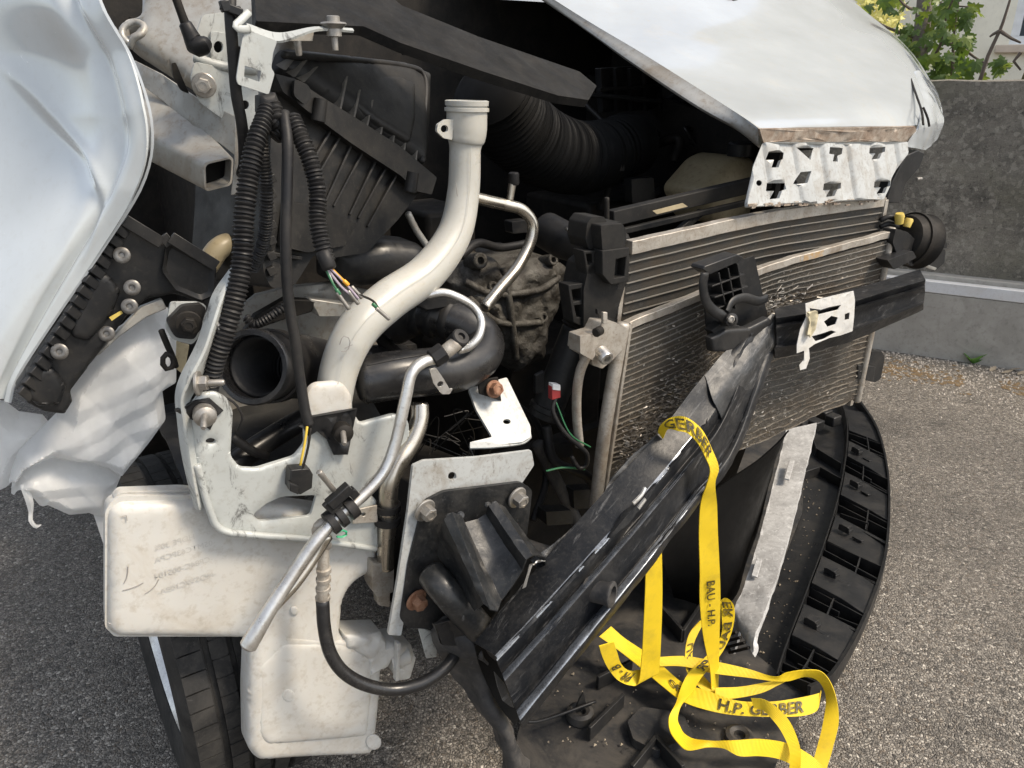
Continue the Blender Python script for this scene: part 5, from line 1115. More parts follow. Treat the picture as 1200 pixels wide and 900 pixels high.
# ---- bumper beam
FR_ = [0, .06, .12, .23, .27, .34, .41, .72, .78, .87, .94, 1.0]; FO = [0, -.006, -.007, -.003, -.010, -.027, -.029, -.024, -.032, -.047, -.048, -.040]
def station(a0, a1, a7, c0, k):
    return [a0] + [(a1[0] + (a7[0] - a1[0]) * f, a1[1] + (a7[1] - a1[1]) * f, c0 + o * k) for f, o in zip(FR_, FO)]
left = [station((556, 753, .80), (580, 768), (613, 853), .748, 1), station((602, 697, .80), (624, 722), (664, 789), .749, 1), station((650, 642, .81), (668, 674), (711, 730), .756, 1),
        station((712, 572, .825), (735, 600), (769, 657), .775, .9), station((772, 508, .84), (795, 530), (818, 593), .805, .8), station((812, 456, .86), (838, 474), (862, 536), .836, .6),
        station((846, 418, .885), (872, 400), (903, 427), .877, .25), station((893, 386, .905), (901, 374), (911, 402), .898, .08)]
NVB = 7 * 3 + 1
def crush(u, v, p): return (.0012 + .007 * max(0, u - .6)) * mnoise.fractal(Vector(p) * 20, 1, 2, 4) - .010 * math.exp(-((u - .42) / .025) ** 2 - ((v - .2) / .12) ** 2) - .006 * math.exp(-((u - .48) / .03) ** 2 - ((v - .9) / .12) ** 2)
beam = sheet('bumper_beam', left, 'black_paint', .003, car, 130, 12 * 6 + 1, lin=(False, False), disp=crush, label='bent black bumper beam torn open at its left end', sharp=50)
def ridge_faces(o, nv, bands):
    o.data.materials.append(M['worn_ridge_highlight'])
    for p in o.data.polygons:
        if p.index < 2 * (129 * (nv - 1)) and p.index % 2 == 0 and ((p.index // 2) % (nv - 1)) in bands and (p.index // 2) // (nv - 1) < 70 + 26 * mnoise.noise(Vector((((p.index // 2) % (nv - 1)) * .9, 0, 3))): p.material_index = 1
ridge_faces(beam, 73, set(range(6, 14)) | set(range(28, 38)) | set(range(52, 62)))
right = [[(907, 362, .92), (910, 373, .87), (910, 379, .882), (910, 384, .868), (910, 391, .876), (910, 404, .876), (908, 408, .864), (908, 420, .88)],
         [(950, 352, .912), (953, 366, .86), (953, 372, .872), (953, 375, .858), (953, 382, .866), (953, 396, .866), (953, 400, .855), (953, 411, .87)],
         [(998, 339, .905), (1001, 353, .85), (1001, 359, .862), (1001, 362, .848), (1001, 368, .857), (1001, 382, .857), (1002, 386, .846), (1003, 398, .862)],
         [(1078, 316, .90), (1085, 328, .84), (1084, 334, .852), (1084, 337, .838), (1084, 342, .847), (1083, 352, .847), (1082, 356, .836), (1082, 363, .852)]]
bright = sheet('right_arm', right, 'black_paint', .003, beam, 40, NVB, lin=(False, True), disp=lambda u, v, p: .0015 * mnoise.noise(Vector(p) * 30), label='straighter right arm of the beam', sharp=30)
sheet('flattened_fold', [[(826, 440, .868), (850, 412, .88), (885, 385, .89), (905, 367, .892)], [(838, 474, .832), (866, 440, .848), (892, 402, .87), (907, 368, .89)], [(852, 510, .832), (876, 462, .85), (900, 410, .872), (910, 370, .89)], [(860, 534, .834), (884, 474, .856), (905, 420, .876), (913, 372, .895)]], 'scraped_paint', .003, beam, 30, 40, disp=lambda u, v, p: .004 * mnoise.fractal(Vector(p) * 26, 1, 2, 4), label='flattened scraped fold of the beam')
sheet('top_flange', [[(622, 656, .82), (660, 628, .82), (700, 588, .828), (724, 552, .835), (775, 503, .845)], [(640, 676, .80), (668, 650, .80), (706, 604, .815), (734, 574, .82), (786, 518, .835)]], 'scraped_paint', .003, beam, 6, 50, disp=lambda u, v, p: .006 * mnoise.fractal(Vector(p) * 30, 1, 2, 3))
rp = C(708, 695, .722); rax = (NF + RT * -.55 + UP * .1).normalized()
lathe('tow_eye', rp, rax, [(-.03, .0175), (.006, .0175), (.010, .0205), (.013, .0205), (.0145, .0185), (.0145, .0135), (-.002, .0125), (-.024, .0122)], 'grey_sheet', beam, 32, ends=False, label='round threaded tow eye socket on the beam face')
for k in range(3): lathe('thread_ring', rp + rax * (-.006 + k * .0045), rax, [(-.0008, .0132), (0, .0112), (.0008, .0132)], 'worn_aluminium', beam, 24, ends=False)
lathe('socket_bottom', rp + rax * -.022, rax, [(0, .0125), (.001, .0125)], 'dark_metal', beam, 24)
sheet('back_plate', [[(557, 757, .806), (564, 785, .815), (584, 826, .80), (603, 850, .785)], [(604, 700, .81), (618, 730, .82), (640, 766, .805), (655, 786, .79)], [(652, 645, .815), (672, 680, .825), (690, 706, .81), (702, 726, .795)]], 'bay_black', .003, beam, 20, 12)
slab('torn_lip', [(580, 788), (592, 802), (603, 830), (598, 828), (590, 822), (584, 806)], .752, 'scraped_paint', .004, beam, .0006)
dm_ = MB()
for pp in ([(742, 590, .752), (752, 580, .752), (756, 572, .756)], [(748, 596, .75), (756, 585, .752)], [(742, 665, .748), (750, 655, .752), (762, 643, .758)], [(758, 650, .752), (775, 628, .765)], [(776, 630, .765), (792, 612, .778), (800, 602, .786)]):
    tube_g(dm_, pp, .0026, seg=6, flat=1.6)
obj('bare_metal_tear', dm_, 'aluminium', beam)
st_ = slab('sticker', [(944, 356), (962, 350), (1000, 341), (1002, 352), (1001, 372), (999, 388), (986, 393), (972, 396), (955, 403), (948, 408), (949, 420), (945, 432), (938, 434), (937, 428), (942, 422), (943, 411), (934, 414), (934, 404), (938, 386), (945, 372)], .842, 'sticker', .0012, beam, 0,
           holes=[[(949, 361), (962, 363), (972, 360), (986, 357), (982, 363), (970, 366), (958, 369), (950, 366)], [(966, 377), (974, 370), (982, 372), (979, 380), (970, 383)], [(951, 394), (962, 391), (974, 387), (980, 389), (966, 397), (956, 400)], [(990, 368), (996, 366), (995, 374), (990, 375)]], grid=.006, noise=wobble(.0015, 60), label='torn white sticker on the right arm of the beam')
slab('sticker_curl', [(946, 366), (956, 364), (960, 370), (956, 386), (950, 396), (946, 392), (950, 378)], .834, 'torn_tape', .0015, beam, 0, grid=.005, noise=wobble(.006, 50))
# ---- broken plastic bracket wedged in the condenser
gb = slab('grille_bracket', [(824, 318), (866, 300), (872, 304), (884, 300), (900, 372), (880, 392), (864, 402), (834, 410), (828, 380)], .92, 'black_plastic', .004, car, .001, rnd=.002, label='broken black ribbed plastic bracket wedged against the condenser')
slab('wall', [(824, 316), (826, 312), (864, 298), (872, 302), (868, 306), (832, 322)], .885, 'black_plastic', .03, gb, .0015)
mb = MB()
for (x0, y0, x1, y1) in ((836, 318, 846, 366), (847, 313, 856, 360), (858, 308, 866, 352), (828, 334, 866, 320), (831, 347, 870, 334), (834, 360, 868, 348)):
    bar_g(mb, C(x0, y0, .902), C(x1, y1, .902), .003, .026, NF)
obj('lattice', mb, 'black_plastic', gb, .0006)
tube('curved_rib', [(826, 320, .885), (824, 334, .885), (827, 352, .885), (836, 364, .885), (850, 372, .88)], .0045, 'black_plastic', gb, flat=2.2)
tube('curved_rib', [(852, 366, .88), (858, 354, .885), (872, 349, .89), (888, 353, .895), (898, 350, .90)], .0045, 'black_plastic', gb, flat=2)
lathe('screw_boss', C(857, 375, .87), NF + RT * .3 + UP * .2, [(-.02, .013), (.002, .0125), (.003, .009), (.005, .0085), (.006, .006), (.003, .004)], 'black_plastic', gb, 20)
lathe('screw', C(857, 374, .862), NF + RT * .3 + UP * .2, [(-.004, .007), (.001, .007), (.002, .0045), (.0, .004)], 'zinc', gb, 6)
slab('foot', [(832, 396), (850, 386), (876, 384), (900, 372), (906, 378), (880, 398), (862, 412), (834, 412)], .885, 'black_plastic', .012, gb, .002, er=.006, bulge=.004, grid=.006)
slab('shelf', [(834, 388), (846, 378), (868, 382), (864, 392), (842, 398)], .89, 'dusty_plastic', .02, gb, .002)
# ---- bonnet: big white panel, bent up, with its torn front flange
hd = [[(420, -150, 2.3), (560, -150, 2.22), (700, -150, 2.15), (800, -140, 2.1), (860, -120, 2.12)],
      [(650, 0, 1.72), (760, -4, 1.65), (880, -6, 1.61), (960, -2, 1.61), (1001, 2, 1.67)],
      [(752, 62, 1.425), (850, 55, 1.39), (960, 50, 1.37), (1038, 44, 1.40), (1060, 52, 1.45)],
      [(830, 111, 1.20), (905, 105, 1.185), (1000, 98, 1.175), (1072, 90, 1.20), (1093, 98, 1.25)],
      [(872, 138, 1.085), (930, 133, 1.075), (1005, 128, 1.07), (1075, 122, 1.085), (1103, 124, 1.13)],
      [(890, 151, 1.045), (940, 149, 1.035), (1008, 148, 1.03), (1070, 147, 1.035), (1104, 141, 1.085)]]
hood = sheet('bonnet', hd, 'white_paint', .004, car, 60, 50, label='white bonnet bent up with a torn front flange', sharp=60)
inn_ = [[(420, -150, 2.3), (650, 0, 1.72), (752, 62, 1.425), (830, 111, 1.2), (872, 138, 1.085), (890, 151, 1.045)],
        [(425, -140, 2.32), (646, 8, 1.74), (738, 74, 1.45), (812, 124, 1.22), (862, 152, 1.11), (888, 172, 1.055)],
        [(470, -120, 2.3), (680, 20, 1.76), (775, 80, 1.5), (850, 128, 1.27), (885, 150, 1.16), (900, 170, 1.10)]]
sheet('bonnet_inner_edge', inn_, 'grey_metal', .003, hood, 12, 50, label='grey inner edge under the bonnet')
lin_ = [[(470, -140, 2.28), (690, 10, 1.74), (790, 70, 1.46), (868, 122, 1.22), (905, 158, 1.07)], [(800, -140, 2.14), (960, 20, 1.66), (1030, 60, 1.46), (1070, 105, 1.26), (1075, 150, 1.09)]]
sheet('bonnet_lining', [[pt(q) - UP * .03 for q in r] for r in lin_], 'dark_metal', .006, hood, 10, 40)
fl = slab('front_flange', [(890, 151), (1072, 148), (1076, 158), (1064, 168), (980, 168), (895, 168)], [(890, 151, 1.035), (1070, 150, 1.025), (980, 168, 1.035)], 'rusty_flange', .006, hood, .001, noise=wobble(.003, 30), grid=.01, label='rusty dirty strip along the bonnet front edge')
lat = [(895, 167), (1064, 166), (1062, 180), (1048, 205), (1034, 234), (960, 238), (874, 243), (874, 238), (884, 195)]
def tee(x, y, s=1.0, f=1): return [(x - 9 * s, y - 8 * s), (x + 10 * s, y - 8 * s), (x + 9 * s, y - 1 * s), (x + 4 * s, y + 1 * s), (x + 1 * s, y + 9 * s), (x - 6 * s, y + 9 * s), (x - 4 * s, y + 1 * s), (x - 10 * s, y)]
lpn = slab('latch_panel', lat, [(895, 167, 1.028), (1064, 166, 1.02), (900, 243, .985)], 'white_panel', .003, hood, .001, rnd=.004, grid=.006, noise=lambda x, y, d: .0048 * math.copysign(abs(math.sin(x * 70)) ** .3, math.sin(x * 70)) + .0015 * mnoise.noise(Vector((x * 18, y * 9, 0))),
           holes=[tee(909, 187, 1.1), [(932, 173), (955, 173), (948, 188)], tee(979, 181, 1.0), tee(1028, 179, .8), [(937, 202), (949, 201), (944, 215), (931, 215)], circ(891, 214, 3.5, 10), tee(910, 223, 1.1), tee(975, 222, .9), tee(1034, 219, .85)], label='white perforated latch panel hanging from the bonnet edge')
gmx = MB()
for i in range(60):
    x = random.uniform(878, 1030); y = 241 - (x - 878) * .04 + random.gauss(0, 1.5)
    p = C(x, y, .984); box_g(gmx, p, RT, NF, UP, random.uniform(.004, .016), .004, random.uniform(.002, .006))
obj('torn_edge', gmx, 'rusty_flange', lpn, .0006)
nc = sheet('nose_corner', [[(1068, 86, 1.225), (1076, 112, 1.125), (1078, 140, 1.045), (1070, 158, 1.025), (1062, 172, 1.02)], [(1078, 84, 1.225), (1090, 110, 1.13), (1092, 140, 1.06), (1086, 160, 1.045), (1074, 174, 1.03)], [(1093, 98, 1.25), (1103, 124, 1.135), (1105, 142, 1.09), (1098, 162, 1.08), (1084, 176, 1.05)]], 'white_paint', .003, hood, 14, 30, disp=lambda u, v, p: .0015 + .003 * mnoise.noise(Vector(p) * 24), label='crumpled white bonnet corner with dark scrapes')
gg = MB()
for pp in ([(1067, 92, 1.195), (1074, 112, 1.10), (1080, 130, 1.04), (1082, 146, 1.02)], [(1082, 126, 1.045), (1087, 138, 1.035), (1089, 148, 1.03)]): tube_g(gg, pp, .0028, seg=6)
obj('scrape', gg, 'dark_metal', nc)
hg = slab('grille_remnant', [(1062, 182), (1076, 176), (1084, 180), (1078, 196), (1062, 215), (1054, 238), (1038, 238), (1046, 212)], 1.03, 'black_plastic', .03, car, .002, label='black plastic grille remnant under the bonnet corner')
lathe('screw', C(1074, 210, 1.02), -RT, [(0, .004), (.02, .004), (.022, .002)], 'zinc', hg, 10)
# ---- horn and mountings at the far end
hn_ = C(1066, 280, .98)
hx = (-RT + NF * .25 - UP * .25).normalized()
horn = lathe('horn', hn_, hx, [(-.03, .03), (-.02, .052), (.0, .060), (.012, .062), (.014, .058), (.03, .06), (.038, .066), (.042, .064), (.046, .04)], 'dark_metal', car, 30, label='round grey and black horn at the far side')
lathe('band', hn_ + hx * .004, hx, [(-.006, .061), (-.006, .0632), (.006, .0642), (.006, .0625)], 'dark_metal', horn, 30)
lathe('connector', C(1054, 256, .97), UP + RT * .2, [(-.012, .009), (.006, .011), (.012, .009)], 'yellow_plastic', horn, 14, label='yellow plug on the horn')
lathe('connector', C(1064, 261, .965), UP - RT * .3, [(-.010, .008), (.006, .010), (.010, .008)], 'yellow_plastic', horn, 14)
slab('mount', [(1050, 268), (1064, 272), (1082, 290), (1082, 305), (1068, 312), (1052, 300), (1046, 284)], .95, 'black_plastic', .03, horn, .003, rnd=.006)
slab('arm', [(1040, 305), (1070, 294), (1074, 302), (1048, 316)], .93, 'black_plastic', .03, horn, .003, rnd=.004)
slab('tail', [(1080, 296), (1108, 292), (1107, 308), (1098, 316), (1078, 306)], 1.0, 'black_plastic', .05, horn, .003, rnd=.006)
slab('tail', [(1084, 280), (1110, 284), (1110, 291), (1084, 292)], 1.0, 'black_plastic', .04, horn, .003, rnd=.006)
slab('shiny_edge', [(1076, 306), (1098, 314), (1096, 317), (1076, 310)], .985, 'aluminium', .008, horn, .001)
for yy in (254, 262): tube('wire', [(1032, yy + 4, 1.0), (1042, yy, .99), (1052, yy + 4, .98)], .006, 'rubber', horn)
lm_ = slab('lower_mount', [(1006, 428), (1018, 426), (1022, 412), (1034, 412), (1037, 420), (1032, 444), (1026, 448), (1004, 444)], .985, 'black_plastic', .05, car, .003, rnd=.004, label='small black mount below the beam at the far side')
slab('tab', [(1006, 428), (1026, 430), (1024, 447), (1005, 444)], .965, 'black_plastic', .02, lm_, .002)
# ------------------------------------------------------------------ torn-off bumper cover lying upside down on the ground
bcov = empty('bumper_cover', G(900, 640), 'torn-off black bumper cover lying upturned on the asphalt', 'bumper cover')
outer = [(1003, 462), (1028, 500), (1041, 550), (1043, 610), (1036, 665), (1012, 730), (978, 788), (950, 806)]
inner = [(984, 462), (993, 490), (993, 525), (984, 578), (968, 632), (945, 695), (922, 756), (912, 788)]
OT, IN = np.array(outer, float), np.array(inner, float)
def arc(A, t):
    t = max(0, min(7, t)); return catmull(A, 71)[int(round(t * 10))]
_ca, _ci = catmull(OT, 701), catmull(IN, 701)
def Q(t, w_, z):
    k = int(round(max(0, min(7, t)) * 100)); o_ = G(*_ca[k], .075); i_ = G(*_ci[k], .07); p = i_ * (1 - w_) + o_ * w_; p.z = z; return p
ctrl = []
for k in range(8):
    o_ = Q(k, 1, 0); i_ = Q(k, 0, 0); out = (o_ - i_).normalized()
    fl_ = [(940, 470), (938, 500), (932, 545), (915, 600), (895, 655), (873, 715), (852, 775), (845, 800)][k]
    fp = G(*fl_, .016)
    ctrl.append([Q(k, 1, 0) - out * .006 + UP * .003, Q(k, 1, .04) + out * .002, Q(k, 1, .078), Q(k, 1, .076) - out * .008, Q(k, .97, .036), Q(k, .5, .030), Q(k, .03, .030), Q(k, 0, .066), Q(k, 0, .066) - out * .003, Q(k, 0, .02) - out * .008, Q(k, 0, .014) * .5 + fp * .5, fp])
shell = sheet('shell', ctrl, 'black_plastic', .004, bcov, 90, 11 * 3 + 1, lin=(False, True), sharp=40, label='curved outer skin with pockets')
for (t0, t1) in ((1.74, 2.18), (2.48, 2.98), (3.40, 3.98), (4.30, 4.82), (5.14, 5.74), (.5, 1.36)):
    mb = MB(); rows = []; n_ = 8
    for i in range(n_ + 1):
        t = t0 + (t1 - t0) * i / n_; dz_ = .006 * math.sin(t0 * 9) + .004 * (i / n_ - .5); sk = .03 * (1 - 2 * ((t0 * 3.1) % 1)); rows.append([Q(t - sk, .02, .066 + dz_), Q(t, .55, .069 + dz_), Q(t + sk, .96, .067 + dz_ * .5), Q(t + sk, .96, .05), Q(t - sk, .02, .046)])
    V = [p for r in rows for p in r]; F = []
    for i in range(n_):
        for k in range(5): F.append((i * 5 + k, i * 5 + (k + 1) % 5, (i + 1) * 5 + (k + 1) % 5, (i + 1) * 5 + k))
    F += [tuple(range(5)), tuple(n_ * 5 + k for k in reversed(range(5)))]; mb.add(V, F); obj('pad', mb, 'black_plastic', bcov, .0015)
for t, w0, w1 in ((1.42, .02, .97), (1.58, .1, .97), (1.74, .02, .97), (2.18, .02, .97), (2.3, .02, .6), (2.37, .5, .97), (2.48, .02, .97), (2.98, .02, .97), (3.13, .02, .97), (3.27, .1, .62), (3.40, .02, .97), (3.98, .02, .97), (4.13, .02, .97), (4.22, .55, .97), (4.30, .02, .97), (4.82, .02, .97), (4.93, .02, .60), (5.03, .45, .97), (5.14, .02, .97), (5.74, .02, .97), (5.95, .02, .97), (6.12, .3, .97), (6.3, .02, .97), (6.48, .3, .97), (6.68, .02, .97)):
    mb = MB(); a, b_2 = Q(t, w0, .012), Q(t + .05 + .05 * math.sin(t * 17), w1, .012); k_ = .022 + .02 * ((t * 7.3) % 1); s_ = (b_2 - a).cross(UP).normalized() * .0018
    mb.add([a - s_, b_2 - s_, b_2 - s_ + UP * .060, a - s_ + UP * (.060 - k_ * .5), a + s_, b_2 + s_, b_2 + s_ + UP * .060, a + s_ + UP * (.060 - k_ * .5)], [(0, 1, 2, 3), (7, 6, 5, 4), (0, 4, 5, 1), (1, 5, 6, 2), (2, 6, 7, 3), (3, 7, 4, 0)]); obj('rib', mb, 'black_plastic', bcov, .0006)
for t0, t1 in ((1.36, 1.74), (2.18, 2.48), (2.98, 3.40), (3.98, 4.30), (4.82, 5.14), (5.74, 6.68)):
    mb = MB(); n_ = 6
    for i in range(n_): bar_g(mb, Q(t0 + (t1 - t0) * i / n_, .52 + .1 * math.sin(t0 * 5), .040), Q(t0 + (t1 - t0) * (i + 1) / n_, .52 + .1 * math.sin(t0 * 5), .040), .0035, .054)
    obj('rib', mb, 'black_plastic', bcov)
for t, w_ in ((2.02, .2), (2.72, .25), (3.7, .24), (4.55, .25), (5.46, .26)):
    p = Q(t, w_, .071); d = (Q(t, 1, .1) - Q(t, 0, .1)).normalized(); e_ = UP.cross(d)
    mb = MB(); box_g(mb, p + UP * .008, d, e_, UP, .034, .005, .018); box_g(mb, p + UP * .009 + e_ * .012, d, e_, UP, .005, .024, .018); box_g(mb, p + UP * .018 + e_ * .008, d, e_, UP, .024, .022, .003); box_g(mb, p + d * .017 + UP * .006 + e_ * .006, d, e_, UP, .004, .020, .012)
    obj('clip', mb, 'black_plastic', bcov, .0008)
for t, w_ in ((2.02, .5), (2.72, .5), (3.7, .5), (4.55, .5), (5.46, .5)):
    p = Q(t, w_, .071); d = (Q(t, 1, .1) - Q(t, 0, .1)).normalized(); e_ = UP.cross(d); mb = MB(); box_g(mb, p, d, e_, UP, .03, .012, .006); obj('slot_lip', mb, 'black_plastic', bcov, .001)
for pts_ in ([(938, 500), (950, 512), (956, 530), (985, 548)], [(930, 545), (936, 560), (960, 552), (985, 566)]):
    mb = MB()
    for a, b_2 in zip(pts_, pts_[1:]): bar_g(mb, G(*a, .03), G(*b_2, .035), .004, .035)
    obj('rib', mb, 'black_plastic', bcov, .001)
mb = MB(); 
for (x, y) in ((966, 486), (956, 498), (976, 492)): box_g(mb, G(x, y, .07), RT, FW, UP, .05, .04, .04)
obj('mount_block', mb, 'black_plastic', bcov, .004)
# floor of the cover: oily undertray with raised shapes
def tray_noise(x, y, d): return .005 * mnoise.fractal(Vector((x * 6, y * 6, 4)), 1, 2, 4)
P0 = Vector((0, 0, .035))
tr_o = [(600, 905), (606, 860), (625, 800), (650, 750), (700, 690), (780, 640), (830, 570), (880, 515), (945, 492), (940, 600), (905, 690), (880, 760), (925, 800), (955, 800), (905, 905), (860, 960), (560, 990)]
tray = slab('undertray', tr_o, 0, 'oily_plastic', .006, bcov, .001, plane=(P0, UP), grid=.03, noise=tray_noise, label='flat oil-stained floor of the bumper cover')
slab('raised_step', [(735, 845), (752, 828), (800, 835), (812, 862), (770, 880), (742, 866)], 0, 'oily_plastic', .02, tray, .003, plane=(P0 + UP * .022, UP), rnd=.006)
for a, b_2 in (((740, 905), (768, 870)), ((768, 870), (800, 905)), ((690, 860), (730, 820)), ((760, 700), (800, 745)), ((800, 745), (830, 700)), ((700, 800), (740, 780))):
    mb = MB(); bar_g(mb, G(*a, .055), G(*b_2, .055), .008, .035); obj('rib', mb, 'black_plastic', tray, .001)
for x, y in ((680, 838), (866, 866)):
    lathe('boss', G(x, y, .04), UP, [(-.005, .03), (.012, .028), (.016, .02), (.012, .012), (.0, .011)], 'oily_plastic', tray, 20)
tube('cable_tie', [G(612, 846, .10), G(632, 845, .085), G(660, 836, .07), (G(698, 822, .06))], .0032, 'black_plastic', tray, seg=8)
slab('broken_tab', [(676, 828), (680, 818), (684, 812), (688, 830)], 0, 'black_plastic', .004, tray, 0, plane=(G(682, 830, .05), NF))
cr = MB()
for i in range(260):
    k = random.random()
    if k < .6: t = random.uniform(2.8, 6.3); p = Q(t, -random.uniform(.15, 1.0), 0)
    else: p = G(random.uniform(640, 900), random.uniform(790, 895), 0)
    p.z = .042 if k >= .6 else .018; s = random.uniform(.0015, .0045); a = random.random() * 6
    vs = [p + Vector((math.cos(a + j * 2.1) * s * random.uniform(.5, 1.2), math.sin(a + j * 2.1) * s * random.uniform(.5, 1.2), 0)) for j in range(3)] + [p + UP * s]
    cr.add(vs, [(0, 1, 3), (1, 2, 3), (2, 0, 3)])
o = obj('crumbs', cr, 'crumb', sharp=10, fix=False); tag(o, 'pale crumbs of glass and dirt on the bumper cover', None, None, 'stuff')
# ---- scuffed light metal strip lying in the cover
sa, sb_, sc_ = G(938, 500, .33), G(870, 720, .13), G(900, 640, .17) + RT * -.02
ctrl = [[G(922, 503, .26), G(957, 495, .28)], [G(908, 560, .22), G(944, 550, .24)], [G(890, 628, .18), G(926, 624, .195)], [G(872, 688, .14), G(902, 702, .155)], [G(860, 716, .12), G(886, 742, .135)], [G(866, 738, .10), G(880, 765, .11)]]
stp = sheet('metal_strip', ctrl, 'scratched_alu', .012, None, 60, 10, disp=lambda u, v, p: .004 * mnoise.fractal(Vector(p) * 14, 1, 2, 4) + .006 * u ** 4 * mnoise.noise(Vector(p) * 50), bev=.002)
tag(stp, 'scuffed pale metal strip lying inside the black bumper cover', 'metal strip')
for a, b_2 in (((928, 540), (922, 562)), ((890, 655), (884, 676))):
    mb = MB(); z = .257 if a[1] < 600 else .178; bar_g(mb, G(*a, z), G(*b_2, z - .018), .014, .006); obj('slot', mb, 'scratched_alu', stp, .001)
sheet('side_wall', [[r[0], r[0] - UP * .07 + RT * .01] for r in ctrl], 'scratched_alu', .006, stp, 40, 5, disp=lambda u, v, p: .005 * mnoise.noise(Vector(p) * 20))
mb = MB()
for k in range(5):
    a = G(858 + k * 5, 735 + k * 6, .11); bar_g(mb, a, a - NF * .05 - UP * .05, .008, .006)
obj('torn_end', mb, 'dark_metal', stp, .001)
# ---- black splash shield drooping under the crash box
ss = sheet('splash_shield', [[C(508, 738, 0.895), C(520, 722, 0.880), C(545, 716, 0.860), C(560, 730, 0.850)], [C(512, 760, 0.880), C(526, 752, 0.850), C(552, 756, 0.820), C(566, 768, 0.810)], [C(530, 795, 0.890), C(548, 790, 0.850), C(570, 798, 0.830), C(588, 815, 0.840)], [C(558, 830, 0.860), C(570, 832, 0.825), C(590, 846, 0.810), C(606, 866, 0.830)], [C(582, 868, 0.840), C(592, 872, 0.810), C(606, 884, 0.800), C(622, 900, 0.820)], [C(592, 920, 0.830), C(602, 925, 0.800), C(620, 940, 0.790), C(640, 945, 0.810)]], 'grey_sheet', .004, None, 50, 24, disp=lambda u, v, p: .010 * mnoise.fractal(Vector(p) * 16, 1, 2, 4))
tag(ss, 'crumpled black splash shield drooping under the beam end', 'splash shield')
slab('folded_corner', [(508, 732), (540, 718), (552, 735), (545, 760), (520, 758)], .84, 'black_plastic', .004, ss, .001, grid=.01, noise=wobble(.02, 20))
# ---- yellow printed webbing strap
STV = []; STF = []; STUV = []; paths = {}
def ribbon(name, edges, n=60, th=.0016, wob=.002):
    K = np.array([[list(pt(a)), list(pt(b))] for a, b in edges], float); S = catmull(K, n)
    mid = S.mean(1); s = np.concatenate([[0], np.cumsum(np.linalg.norm(np.diff(mid, axis=0), axis=1))])
    o = len(STV); W = 5; T = np.gradient(mid, axis=0); T /= np.maximum(np.linalg.norm(T, axis=1, keepdims=True), 1e-9)
    for i in range(n):
        e = S[i, 1] - S[i, 0]; nn = np.cross(T[i], e); nn /= max(np.linalg.norm(nn), 1e-9)
        for sd_ in (1, -1):
            for j in range(W):
                f = j / (W - 1); p = S[i, 0] + e * f + nn * (th / 2 * sd_ + wob * math.sin(f * math.pi) * mnoise.noise(Vector((s[i] * 14, len(name), 0))))
                STV.append(Vector(p)); STUV.append((s[i], f * .04))
    R2 = 2 * W
    for i in range(n - 1):
        a, b = o + i * R2, o + (i + 1) * R2
        for j in range(W - 1):
            STF.append((a + j, b + j, b + j + 1, a + j + 1)); STF.append((a + W + j, a + W + j + 1, b + W + j + 1, b + W + j))
        STF.append((a, a + W, b + W, b)); STF.append((a + W - 1, b + W - 1, b + 2 * W - 1, a + 2 * W - 1))
    for e_ in (0, n - 1):
        a = o + e_ * R2
        for j in range(W - 1): STF.append((a + j, a + j + 1, a + W + j + 1, a + W + j))
    paths[name] = (S, s, T)
g = lambda x, y, z: G(x, y, z)
ribbon('over', [((771, 506, .84), (777, 514, .83)), ((775, 497, .825), (783, 503, .812)), ((788, 489, .81), (794, 505, .785)), ((804, 489, .785), (806, 508, .772)), ((822, 503, .768), (818, 520, .762)), ((834, 526, .758), (826, 535, .756)), ((842, 548, .752), (832, 551, .752)), ((838, 566, .758), (828, 568, .756)),
                ((840, 592, .775), (821, 590, .775)), ((841, 625, .785), (819, 625, .785)), ((843, 665, .795), (820, 668, .795)), ((844, 700, .81), (820, 705, .81)), ((843, 745, .825), (824, 745, .825)), ((842, 785, .835), (832, 785, .832)), ((842, 810, .83), (834, 812, .82)), ((848, 838, .81), (840, 842, .80)), ((860, 866, .79), (851, 872, .78)), ((878, 895, .77), (866, 900, .765)), ((895, 920, .75), (880, 925, .745))], 150)
ribbon('drop', [((757, 640, .80), (775, 632, .80)), ((756, 690, .81), (776, 690, .81)), ((754, 735, .82), (775, 735, .82)), ((752, 770, .83), (773, 775, .83)), ((748, 800, .835), (770, 790, .835)), ((738, 803, .84), (752, 785, .845)), ((724, 797, .84), (738, 786, .845)), ((713, 784, .84), (728, 778, .84)), ((706, 770, .835), (723, 764, .835)), ((702, 757, .83), (719, 752, .83))], 90)
ribbon('c_run', [(g(702, 746, .14), g(716, 734, .15)), (g(722, 760, .12), g(732, 748, .125)), (g(750, 782, .105), g(757, 765, .10)), (g(776, 804, .095), g(778, 782, .095)), (g(800, 822, .09), g(800, 800, .09)), (g(828, 832, .09), g(830, 810, .10)), (g(860, 838, .09), g(864, 821, .11)), (g(905, 840, .09), g(905, 822, .11)), (g(940, 839, .09), g(940, 817, .11)), (g(957, 833, .09), g(960, 812, .11)), (g(960, 822, .10), g(962, 809, .115))], 110)
ribbon('back_run', [(g(770, 781, .10), g(772, 770, .11)), (g(800, 781, .10), g(803, 769, .11)), (g(835, 789, .10), g(838, 775, .115)), (g(875, 794, .105), g(877, 784, .115)), (g(905, 798, .11), g(908, 793, .12)), (g(924, 798, .11), g(922, 788, .13)), (g(944, 793, .11), g(945, 785, .135)), (g(960, 799, .10), g(964, 788, .13)), (g(968, 818, .08), g(977, 808, .105)), (g(964, 850, .06), g(983, 842, .075)), (g(955, 885, .05), g(976, 876, .06)), (g(948, 912, .05), g(966, 910, .05))], 100)
